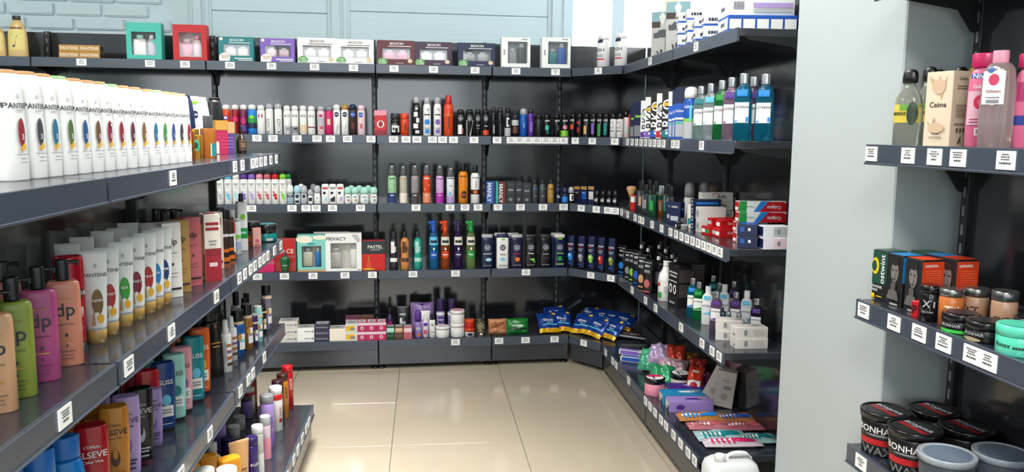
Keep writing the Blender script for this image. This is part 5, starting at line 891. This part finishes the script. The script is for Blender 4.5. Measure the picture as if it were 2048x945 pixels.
bottle(S, 474, .034, 437, 'can', 'e4e8e4', 'silver', .1, .8, inset=.1, rot=-60, dec=[('r', 0, .5, .7, .1, 'lime'), ('r', 0, .25, .7, .2, 'a0a8d8')], noun='serum bottle', desc='pale slim bottle with lime and lavender print')
bottle(S, 485, .04, 387, 'square', 'white', 'black', .14, .5, 'taper', inset=.1, d=.8, rot=-60, dec=[('b', .22, .4, 'green'), ('r', 0, .32, .6, .04, 'mint'), ('e', 0, .6, .5, .1, 'lime')], noun='spray bottle', desc='tall white bottle with green band and black nozzle')
jar(S, 503, .075, 443, '4a3026', '232323', .35, [('e', -.25, .3, .22, .3, 'orange'), ('b', .0, .1, 'orange')], inset=.1, rot=-60, desc='brown jar with dark lid and orange dot')
carton(S, 513, .035, 456, .02, 'e0a09a', F=[('e', 0, .3, .5, .2, 'rose'), ('r', 0, .1, .7, .06, 'rose')], inset=.07, rot=-60, desc='small coral carton beside the brown jar')
jar(S, 541, .095, 443, '14807c', '1b1c1e', .48, [('r', 0, .16, .3, .14, 'silver'), ('b', .0, .06, 'black')], top=[('e', 0, 0, .86, .86, '3f98a0')], inset=.06, rot=-60, kind='gloss', desc='large teal jar with black lid at shelf end')
# ------------------------------------------------------------------ island, third shelf
S = SL[3]
def elseve(px, w, tp, c, ins, ds, line, tc='white', acc='gold', d=.6, rear=False):
    g = [] if rear else [('t', "L'OREAL", 0, .8, .03, tc), ('t', 'ELSEVE', 0, .72, .065, tc), ('t', line, 0, .65, .03, tc), ('e', 0, .42, .3, .2, acc), ('e', 0, .47, .16, .12, c), ('r', 0, .24, .6, .02, tc), ('r', 0, .2, .5, .02, tc), ('r', 0, .14, .5, .02, tc)]
    bottle(S, px, w, tp, 'tottle', c, 'plum' if c == '17171a' else c, .06, .9, inset=ins, d=d, rot=-66, dec=g, noun='shampoo bottle', desc=ds, kind='gloss')
def blue(px, tp, ins, ds):
    bottle(S, px, .085, tp, 'shampoo', '1c80d0', '1a6cc0', .2, .66, 'flat', inset=ins, d=.55, rot=-55, dec=[('e', 0, .45, .4, .14, 'e8d070'), ('r', 0, .3, .5, .03, 'white')], noun='shampoo bottle', desc=ds, kind='gloss')
blue(142, 871, .1, 'bright blue shampoo bottle beside the red one'); blue(93, 898, .1, 'bright blue shampoo bottle, second from red'); blue(66, 880, .2, 'rear bright blue shampoo bottle'); blue(30, 925, .1, 'bright blue shampoo bottle, third from red')
elseve(192, .068, 848, 'b01424', .1, 'red shampoo bottle with white lettering', 'Color Vive', 'white', '8a5a3c'); elseve(206, .068, 832, 'c07a24', .15, 'amber shampoo bottle partly behind the red one', 'Mucize Yağ', 'dark brown', 'brown')
elseve(234, .068, 811, 'c8842c', .11, 'amber shampoo bottle with brown bowl print', 'Mucize Yağ', 'dark brown', 'brown'); elseve(139, .066, 828, 'b8701c', .22, 'rear amber shampoo bottle nearer blue bottles', '', rear=True); elseve(178, .066, 806, 'b8701c', .22, 'rear amber shampoo bottle nearer lilac bottles', '', rear=True); elseve(107, .066, 851, '981420', .22, 'rear red shampoo bottle', '', rear=True)
elseve(257, .066, 791, 'b49ad0', .11, 'lilac shampoo bottle with purple print', 'DREAM', 'dark purple', 'violet'); elseve(284, .066, 775, '17171a', .105, 'black shampoo bottle with plum foot', 'Arginine', 'silver', 'silver'); elseve(199, .066, 790, 'a88cc4', .22, 'rear lilac shampoo bottle', '', rear=True); elseve(222, .066, 774, '17171a', .22, 'rear black shampoo bottle', '', rear=True)
elseve(307, .05, 775, 'a58cc8', .12, 'narrow lilac shampoo bottle beside black one', 'DREAM', 'dark purple', 'violet')
def gliss(px, tp, c, ins, ds, ic, w=.064, rear=False):
    g = [] if rear else [('t', 'GLISS', .02, .72, .065, 'white' if c not in ('9cd4cc', 'e6a0ac') else '33333a'), ('e', .05, .46, .4, .16, ic), ('r', .05, .3, .55, .16, 'white'), ('r', .05, .32, .4, .02, 'grey'), ('r', .05, .28, .4, .02, 'grey'), ('r', 0, .12, .5, .01, 'white')]
    bottle(S, px, w, tp, 'tottle', c, 'black', .045, .9, inset=ins, d=.5, rot=-60, dec=g, noun='conditioner bottle', desc=ds, kind='gloss')
gliss(301, 741, 'b0142a', .13, 'red conditioner bottle beside navy one', 'pink'); gliss(331, 724, '1c3f80', .12, 'navy conditioner bottle with agate picture', 'sky blue'); gliss(352, 708, '9cd4cc', .115, 'mint conditioner bottle with teal picture', 'teal'); gliss(366, 694, 'e6a0ac', .115, 'pink conditioner bottle', 'violet'); gliss(376, 685, '1c4a2c', .13, 'dark green conditioner bottle', 'white'); gliss(390, 673, '1a8894', .105, 'teal conditioner bottle with ice picture', 'sky blue'); gliss(403, 657, 'd8602a', .105, 'orange conditioner bottle with drip picture', 'yellow')
for px, tp, c, ds in ((247, 742, '981428', 'rear red conditioner'), (268, 728, '1c3f80', 'rear navy conditioner'), (290, 718, '8cc8c0', 'rear mint conditioner'), (307, 704, '17402a', 'rear green conditioner'), (322, 682, '177a86', 'rear teal conditioner'), (345, 664, 'c0501c', 'rear orange conditioner')): gliss(px, tp, c, .23, ds+' bottle', 'white', rear=True)
bottle(S, 424, .085, 615, 'shampoo', '1e1a18', 'black', .2, .6, 'flat', inset=.12, d=.6, rot=-52, dec=[('t', 'SE', .1, .74, .035, 'gold'), ('r', .1, .5, .4, .02, 'gold'), ('r', .1, .45, .3, .02, 'gold')], noun='shampoo bottle', desc='large black shampoo bottle with gold lettering', kind='gloss')
for px, ins, ds in ((405, .23, 'rear black shampoo bottle near white sprays'), (430, .24, 'rear black shampoo bottle near the blue spray')): bottle(S, px, .08, 612, 'shampoo', '1e1a18', 'black', .2, .6, inset=ins, d=.6, rot=-52, noun='shampoo bottle', desc=ds)
for px, tp, ins, ds in ((453, 640, .085, 'front'), (464, 633, .1, 'rear')):
    bottle(S, px, .042, tp, 'can', 'white', 'white', .26, .55, 'taper', inset=ins, rot=-50, dec=[('r', .1, .52-.12*k, .5, .06, ('b0683c', '8a5a78', 'a85a2c', 'brown')[k]) for k in range(4)]+[('r', -.25, .4, .12, .4, 'silver')], noun='spray bottle', desc=f'white spray bottle with brown pictures, {ds} of two')
def spr(px, w, tp, c, cap, ins, ds, lab, capf=.22): bottle(S, px, w, tp, 'can', c, cap, capf, .9, 'flat', inset=ins, rot=-50, dec=[('r', .12, .32, .5, .34, 'white'), ('r', .12, .34, .4, .06, lab), ('e', -.1, .42, .3, .16, 'gold'), ('b', .7, .76, 'beige')], noun='spray bottle', desc=ds, kind='gloss')
spr(477, .052, 620, '1458a0', 'black', .09, 'blue spray bottle with black cap', 'sky blue', .3); spr(495, .046, 608, '8a6428', 'black', .075, 'gold brown spray bottle with black cap', 'grey', .3)
spr(509, .03, 628, '3c2060', 'silver', .06, 'purple slim spray bottle', 'violet', .05); spr(517, .036, 612, '9cd4d4', 'white', .055, 'aqua slim spray bottle', 'teal', .05); spr(526, .03, 608, '17171a', 'black', .065, 'black slim spray bottle', 'gold', .1); spr(534, .042, 570, '7a7484', 'black', .06, 'grey clear spray bottle with tall black cap', 'violet', .22)
for px, tp, ds in ((474, 583, 'rear clear spray with black nozzle, first'), (490, 596, 'rear dark spray beside gold brown one'), (497, 588, 'rear clear spray with black nozzle, second'), (503, 578, 'rear clear spray with black nozzle, third')): bottle(S, px, .042, tp, 'can', 'c0bcc0' if 'clear' in ds else '26262a', 'black', .3, .6, 'flat', inset=.16, rot=-50, noun='spray bottle', desc=ds)
# ------------------------------------------------------------------ island, bottom shelf
S = SL[4]
def tall(px, w, tp, c, cap, ins, ds, dec=(), capf=.14, prof='can', kind='gloss'): bottle(S, px, w, tp, prof, c, cap, capf, .98, 'flat', inset=ins, rot=-50, dec=list(dec), noun='hair product', desc=ds, kind=kind, name='hair_bottle')
EV = [('t', 'ELSEVE', .05, .6, .06, 'white', 90)]
tall(576, .052, 732, 'b81420', 'b81420', .11, 'red bottle at the shelf end', EV); tall(567, .05, 748, 'c0741c', '3a2018', .11, 'amber bottle with dark cap', [('t', 'ELSEVE', .05, .6, .06, '3a2018', 90)]); tall(557, .05, 761, '2a1820', '3a1420', .115, 'dark plum bottle', EV); tall(553, .055, 773, 'ece8e4', 'white', .115, 'white bottle with red collar', [('b', .72, .84, 'red'), ('t', 'ELSEVE', .1, .45, .05, 'dark red', 90), ('e', .1, .25, .3, .1, 'dark red')])
tall(536, .055, 790, 'a58cd0', '85878b', .115, 'lilac bottle with grey cap', [('t', 'ELSEVE', .1, .5, .05, 'purple', 90), ('e', .1, .2, .4, .14, 'violet')]); tall(532, .04, 832, 'd8c0d0', 'silver', .1, 'pale pink slim tube with silver cap', [('b', .02, .5, 'pink')], capf=.2); tall(517, .042, 851, 'c0c4b8', 'white', .1, 'clear slim bottle with white cap', [('b', .02, .45, 'white')], capf=.14)
for px, tp, c, cap, ds in ((517, 733, 'b81420', 'b81420', 'rear red bottle near amber ones'), (511, 748, 'c0741c', '3a2018', 'rear amber bottle with dark cap'), (505, 761, '2a1820', '2a1820', 'rear dark plum bottle'), (499, 776, 'e4e0dc', 'white', 'rear white bottle with red collar'), (497, 791, '9c84c8', '45474c', 'rear lilac bottle with dark cap'), (479, 833, 'b4b4b4', 'silver', 'rear silver bottle'), (468, 852, 'c0c0bc', 'white', 'rear clear bottle with white cap'), (442, 836, '8a70b8', '8a70b8', 'far rear lilac bottle')):
    tall(px, .05, tp, c, cap, .27, ds, [('b', .74, .85, 'red')] if 'collar' in ds else [])
for px, tp, ins, ds in ((502, 875, .1, 'front purple bottle with white lettering'), (455, 875, .24, 'rear purple bottle with white lettering')): tall(px, .045, tp, '35246c', '2c1c58', ins, ds, [('t', 'ELSEVE', .1, .5, .05, 'white')])
bottle(S, 427, .07, 886, 'neck', 'e8e8ea', 'white', .2, .5, inset=.24, d=.7, rot=-50, dec=[('r', 0, .35, .6, .3, 'dark purple')], noun='lotion bottle', desc='white lotion bottle with narrow cap and purple label')
tube(S, 485, .075, 880, 'c89a68', 'tan', [('r', 0, .5, .5, .02, 'brown')], inset=.12, rot=-50, desc='beige tapered tube between bottles')
for px, tp, ins, ds in ((462, 915, .12, 'front orange capped bottle'), (417, 912, .22, 'rear orange capped bottle'), (380, 930, .24, 'far orange capped bottle')): bottle(S, px, .075, tp, 'tottle', 'e89a24', 'orange', .05, .9, inset=ins, d=.6, rot=-50, noun='shampoo bottle', desc=ds, kind='gloss')
for px, tp, ins in ((460, 936, .06), (415, 938, .14)): bottle(S, px, .06, tp, 'can', 'white', 'white', .1, .95, 'flat', inset=ins, rot=-50, noun='shampoo bottle', desc='white round capped bottle, ' + ('front' if ins < .1 else 'rear'))
# ------------------------------------------------------------------ shelving beyond the pillar, upper shelf
S = SN[2]
def cologne(px, w, tp, ins, c, cap, ds, dec=(), rot=35, capf=.16, capw=.55, capst='round', prof='neck', d=.6, kind='clear'): bottle(S, px, w, tp, prof, c, cap, capf, capw, capst, inset=ins, d=d, rot=rot, dec=list(dec), noun='cologne bottle', desc=ds, kind=kind)
LM = [('r', 0, .42, .95, .24, 'd8c24a'), ('r', .1, .5, .6, .08, '6aa03c'), ('e', .25, .42, .36, .3, '26402a'), ('t', '#limon', -.2, .42, .05, '4a5a1c')]
cologne(1812, .07, 139, .08, 'c9cec4', 'black', 'clear lemon cologne with black domed cap by pillar', LM, capf=.18); cologne(1850, .066, 134, .165, 'c4cabc', 'black', 'clear lemon cologne behind the beige carton', LM, capf=.18); cologne(1868, .06, 139, .22, 'c9cec4', 'black', 'rear clear cologne with black cap', LM, capf=.18); cologne(1912, .066, 134, .22, 'c4cabc', 'black', 'rear clear cologne with green label', LM, capf=.18)
CB = [('t', 'Ceime', 0, .56, .075, '2a1c14'), ('p', [(-.4, .95), (-.1, .7), (0, .95), (.1, .62), (.3, .95), (.1, .8)], 'c9a884'), ('e', 0, .8, .5, .2, 'd4b796'), ('p', [(-.4, .35), (-.2, .25), (-.1, .4), (0, .22)], 'b89674'), ('e', 0, .25, .6, .14, 'd4b796'), ('t', 'COLOGNE', 0, .12, .03, '5a4634'), ('t', 'EAU DE', 0, .17, .025, '5a4634')]
CR = [('t', 'Ceime', .1, .9, .04, '2a1c14'), ('r', .05, .8, .6, .012, '9a846c'), ('r', .05, .77, .6, .012, '9a846c')]+[('r', .05, .55-.03*k, .7, .01, 'a8907a') for k in range(6)]+[('r', .05, .3, .8, .012, '6a5846')]+[('r', .05+.2*(k-1), .22, .12, .05, '6a5846') for k in range(3)]+[('p', [(.0, .1), (.1, .16), (.12, .06), (-.1, .05)], '6a5846')]
carton(S, 1886, .075, 144, .05, 'e6d2b8', F=CB, R=CR, inset=.09, rot=14, desc='beige cologne carton with script lettering and flower drawing')
cologne(1957, .06, 107, .085, 'd86a90', 'c01458', 'pink rose water bottle with magenta cap', [('r', 0, .76, .8, .05, '2a5aa8'), ('t', 'Nivina', 0, .76, .055, 'white'), ('t', 'Gülsuyu', 0, .64, .05, 'white'), ('r', 0, .42, .9, .36, 'e0b0c0'), ('e', 0, .48, .5, .16, 'c8204c'), ('e', 0, .48, .24, .08, 'e0607c'), ('r', 0, .3, .7, .01, 'a01444'), ('r', 0, .27, .7, .01, 'a01444'), ('r', .1, .17, .5, .08, 'white'), ('r', .1, .17, .4, .05, 'grey')], capf=.15, capw=.86, capst='flat', prof='slim', kind='plastic', rot=48)
cologne(2002, .066, 101, .06, 'd8c4c4', 'e59ab0', 'clear rose water bottle with pale pink cap', [('e', -.12, .64, .62, .4, 'eceae8'), ('r', -.12, .62, .62, .34, 'eceae8'), ('e', -.12, .7, .3, .12, 'c83c60'), ('e', -.22, .8, .2, .06, '3c6aa8'), ('t', 'Gülsuyu', -.12, .58, .04, '8a2c44'), ('r', -.12, .52, .4, .01, 'grey'), ('r', -.12, .48, .36, .03, 'grey')], capf=.13, capw=.46, capst='flat', prof='slim', rot=48)
cologne(2040, .066, 108, .09, 'd86a90', 'c01458', 'second pink rose water bottle with blue print', [('r', 0, .6, .8, .2, 'b03068'), ('r', 0, .3, .9, .1, '2a3a90')], capf=.15, capw=.86, capst='flat', prof='slim', kind='plastic', rot=48)
bottle(S, 1938, .045, 137, 'square', 'c9a43c', 'gold', .1, .6, inset=.22, rot=30, noun='cologne bottle', desc='rear yellow cologne bottle', kind='gloss')
# ------------------------------------------------------------------ shelving beyond the pillar, middle shelf
S = SN[3]
def ost(px, tp, ins, top, ds, F, R=(), w=.058, d=.06): carton(S, px, w, tp, d, '1c1d20', F=F, R=list(R), T=[('r', 0, .5, .98, .98, top)], inset=ins, rot=6, desc=ds, noun='wax carton')
FACE = [('e', 0, .66, .5, .42, '77726e'), ('e', 0, .86, .5, .14, '26221f'), ('e', -.12, .7, .1, .03, '1c1a18'), ('e', .12, .7, .1, .03, '1c1a18'), ('r', 0, .6, .06, .12, '8d8782'), ('r', 0, .52, .2, .02, '3a3230'), ('r', 0, .35, .3, .2, '5a5552'), ('p', [(-.4, .12), (.4, .12), (.25, .3), (-.25, .3)], '6a6562')]
ost(1776, 501, .085, '1c4a3c', 'dark green wax carton with yellow curve', [('r', 0, .66, 1, .66, '1c4a3c'), ('e', -.3, .68, .5, .34, 'e3c21a'), ('e', -.36, .68, .34, .22, '1c4a3c'), ('t', 'ostwint', .22, .64, .13, 'white', 90), ('t', 'POWDER', -.05, .27, .05, 'white'), ('t', 'WAX', -.2, .2, .05, 'white'), ('r', -.3, .08, .2, .09, 'e3c21a'), ('r', .1, .08, .4, .02, 'e3c21a')])
ost(1806, 509, .085, '2a86c4', 'black wax carton with portrait and blue side', FACE+[('t', 'ostwint', .1, .04, .05, 'white')], [('r', 0, .72, 1, .5, '2a86c4')])
ost(1843, 517, .085, 'd8401a', 'black wax carton with portrait and orange side', FACE+[('t', 'ostwint', .1, .04, .05, 'white')], [('r', 0, .66, 1, .62, 'd8401a'), ('t', 'ostwint', -.1, .9, .06, 'white')]+[('r', 0, .8-.04*k, .7, .01, 'f07a50') for k in range(8)])
ost(1850, 503, .15, '1c4a3c', 'rear dark green wax carton', [('r', 0, .66, 1, .66, '1c4a3c')])
ost(1880, 510, .15, '2a86c4', 'rear black and blue wax carton', FACE, [('r', 0, .72, 1, .5, '2a86c4')])
ost(1910, 516, .15, 'd8401a', 'rear black and orange wax carton', FACE, [('r', 0, .66, 1, .62, 'd8401a'), ('t', 'ostwint', -.1, .9, .06, 'white')]+[('r', 0, .8-.04*k, .7, .01, 'f07a50') for k in range(8)])
carton(S, 1845, .02, .04, .045, 'b8141c', F=[('t', 'P', 0, .5, .5, 'black')], R=[('t', 'P', 0, .45, .5, 'black')], inset=.05, rot=20, desc='little red packet with black letter')
def tin(px, w, tp, ins, c, cap, ds, dec=()): bottle(S, px, w, tp, 'can', c, cap, .2, 1.03, 'flat', inset=ins, rot=45, dec=list(dec), noun='powder tin', desc=ds, ckind='metal' if cap != 'black' else 'gloss', kind='gloss')
tin(1866, .045, 571, .05, '151518', 'black', 'black powder tin with white letters', [('t', 'XT', .1, .5, .2, 'silver'), ('t', 'TEXTURE', 0, .27, .05, 'silver')]); tin(1906, .052, 579, .065, 'c9743a', '8a8a8a', 'orange powder tin with grey metal lid', [('t', 'TT', .1, .45, .2, 'cream')])
tin(1962, .052, 579, .12, 'b08a70', '7d7d7d', 'brown powder tin nearer the orange tin', [('t', 'TT', -.1, .45, .2, 'dark brown')]); tin(2016, .052, 580, .13, 'b08a70', '7d7d7d', 'brown powder tin further along the shelf', [('t', 'EXT', 0, .4, .12, 'dark brown')])
jar(S, 1925, .078, 623, '17171a', '17171a', .4, [('t', 'BONHAIR', -.1, .4, .16, 'silver'), ('r', -.1, .12, .8, .16, '3fc84a')], inset=.06, rot=35, desc='black wax jar with green label strip', top=[('e', 0, 0, .8, .8, '232326')])
jar(S, 1973, .082, 637, '17171a', '17171a', .4, [('t', 'BONHAIR', -.15, .4, .16, 'silver'), ('e', -.2, .14, .5, .2, 'a89a78')], inset=.065, rot=35, desc='black wax jar with sand label', top=[('e', 0, 0, .8, .8, '232326')])
for px, ins, ds in ((1990, .13, 'rear black wax jar behind sand labelled jar'), (2035, .12, 'rear black wax jar behind turquoise jar')): jar(S, px, .08, .055, '17171a', '17171a', .4, inset=ins, desc=ds, top=[('e', 0, 0, .8, .8, '232326')])
jar(S, 2035, .085, 648, '5fd8b8', '5fd8b8', .35, [('t', 'fonex', -.2, .35, .16, 'black'), ('t', '#keratin', .2, .3, .1, 'dark green')], inset=.045, rot=35, desc='turquoise hair mask jar with black lettering', kind='gloss', top=[('e', 0, 0, .84, .84, '54ccae')])
# ------------------------------------------------------------------ shelving beyond the pillar, lower shelf
S = SN[4]
BL = [('p', [(-.4, .1), (-.3, .2), (.35, -.25), (.25, -.32)], '8a1418'), ('t', 'BONHAIR', .05, .08, .12, 'silver', -30), ('e', .05, .02, .3, .06, 'grey')]
BF = [('t', 'BONHAIR', 0, .62, .15, 'white'), ('e', .05, .5, .6, .05, 'grey'), ('r', 0, .34, 1.2, .14, 'b8141c'), ('t', 'WAX', 0, .14, .2, '77777a')]
for px, ins, ds in ((1767, .072, 'black wax bucket with red band at shelf end'), (1824, .072, 'black wax bucket with red band, second along'), (1868, .205, 'rear black wax bucket by the pillar'), (1927, .205, 'rear black wax bucket further from pillar')):
    jar(S, px, .122, .115, '18181b', '131315', .16, BF if ins < .1 else [], top=[('e', 0, 0, .84, .84, '1c1c1f')]+BL, inset=ins, rot=40, taper=.06, noun='wax bucket', desc=ds)
for px, ins, ds in ((1888, .07, 'clear lidded gel tub at shelf front'), (1990, .205, 'clear lidded gel tub behind')):
    jar(S, px, .122, .1, '8a94a0', 'a4adb6', .16, (), top=[('e', 0, 0, .86, .86, '6c7a8c')], inset=ins, taper=.06, noun='gel tub', desc=ds, kind='clear')
# ------------------------------------------------------------------ settle: neighbours on one shelf are nudged apart until they only touch
bpy.context.view_layer.update()
WH = {s.where: s for dct in (SB, SCN, SR, SN, SL) for s in dct.values()}
ITEMS = {}
for o in list(bpy.data.objects):
    if o.parent is None and o.get('label') and o.get('category') not in ('shelving', 'light', 'canister'):
        wh = next((w for w in WH if o['label'].endswith(w)), None)
        if wh is None: continue
        sh = WH[wh]; pts = []
        for ch in o.children_recursive:
            if ch.type == 'MESH' and ch.name.split('.')[0] in ('body', 'cap', 'lid'):
                bb = np.array([tuple(ch.matrix_basis @ Vector(c)) for c in ch.bound_box]); pts.append(bb)
        if not pts: continue
        pts = np.concatenate(pts); body = next((c for c in o.children if c.name.split('.')[0] == 'body'), None)
        boxy = body is not None and len(body.data.vertices) < 80
        hw, hd = (pts[:, 0].max()-pts[:, 0].min())/2, (pts[:, 1].max()-pts[:, 1].min())/2; ht = pts[:, 2].max()
        round_ = not boxy and abs(hw-hd) < .08*hw; k = 1.0 if boxy or round_ else .9
        tilted = abs(o.rotation_euler[0]) > .05 or abs(o.rotation_euler[1]) > .05
        ITEMS.setdefault(wh, []).append(dict(o=o, p=np.array(o.location[:2]), z=o.location.z, h=ht, hw=hw*k, hd=hd*k, r=o.rotation_euler[2], sh=sh, fix=tilted, rd=round_, d=np.zeros(2)))
def axes(i): c, s = math.cos(i['r']), math.sin(i['r']); return np.array([c, s]), np.array([-s, c])
def mtv(a, b):
    d = b['p']-a['p']
    if d @ d > .09: return None
    best = None; ua, va = axes(a); ub, vb = axes(b); dn = d/(np.hypot(*d)+1e-9)
    for ax in ([dn] if a['rd'] and b['rd'] else [dn, ub, vb] if a['rd'] else [dn, ua, va] if b['rd'] else [ua, va, ub, vb]):
        ra = a['hw'] if a['rd'] else a['hw']*abs(ua @ ax)+a['hd']*abs(va @ ax); rb = b['hw'] if b['rd'] else b['hw']*abs(ub @ ax)+b['hd']*abs(vb @ ax); t = d @ ax; g = ra+rb-abs(t)
        if g <= 0: return None
        if best is None or g < best[0]: best = (g, ax*(1 if t >= 0 else -1))
    return best
for wh, L in ITEMS.items():
    low = [i for i in L if i['z'] < i['sh'].z+.004 and not i['fix']]
    for i in L:                                    # things standing on other things follow the one below them
        i['on'] = None
        if i['z'] >= i['sh'].z+.004 and not i['fix'] and low:
            j = min(low, key=lambda q: np.hypot(*(q['p']-i['p'])))
            if np.hypot(*(j['p']-i['p'])) < .06: i['on'] = j
    sh = L[0]['sh']; run = sh.run
    for it in range(60):
        mv = 0
        for a in range(len(low)):
            for b in range(a+1, len(low)):
                m = mtv(low[a], low[b])
                if m:
                    s = m[1]*(m[0]*.5+.0002); low[a]['p'] = low[a]['p']-s; low[b]['p'] = low[b]['p']+s; mv = max(mv, m[0])
        for i in low:
            u, v = axes(i); ext = i['hw'] if i['rd'] else i['hw']*abs(u @ run.n)+i['hd']*abs(v @ run.n); q = (i['p']-run.P0) @ run.n
            lo, hi = sh.q0+ext+.003, (.40 if sh.run is CORNER else .278)-ext
            q2 = min(max(q, lo), max(lo, hi)); i['p'] = i['p']+run.n*(q2-q)
            if run is LEFT:
                a_ = (i['p']-run.P0) @ run.e; e_ = i['hw']*abs(u @ run.e)+i['hd']*abs(v @ run.e); i['p'] = i['p']+run.e*(min(a_, 3.672-e_)-a_)
        if mv < .0006: break
    for i in low: i['d'] = i['p']-np.array(i['o'].location[:2])
    for i in L:
        dd = i['on']['d'] if i['on'] else (i['d'] if i in low else np.zeros(2))
        i['o'].location.x += dd[0]; i['o'].location.y += dd[1]
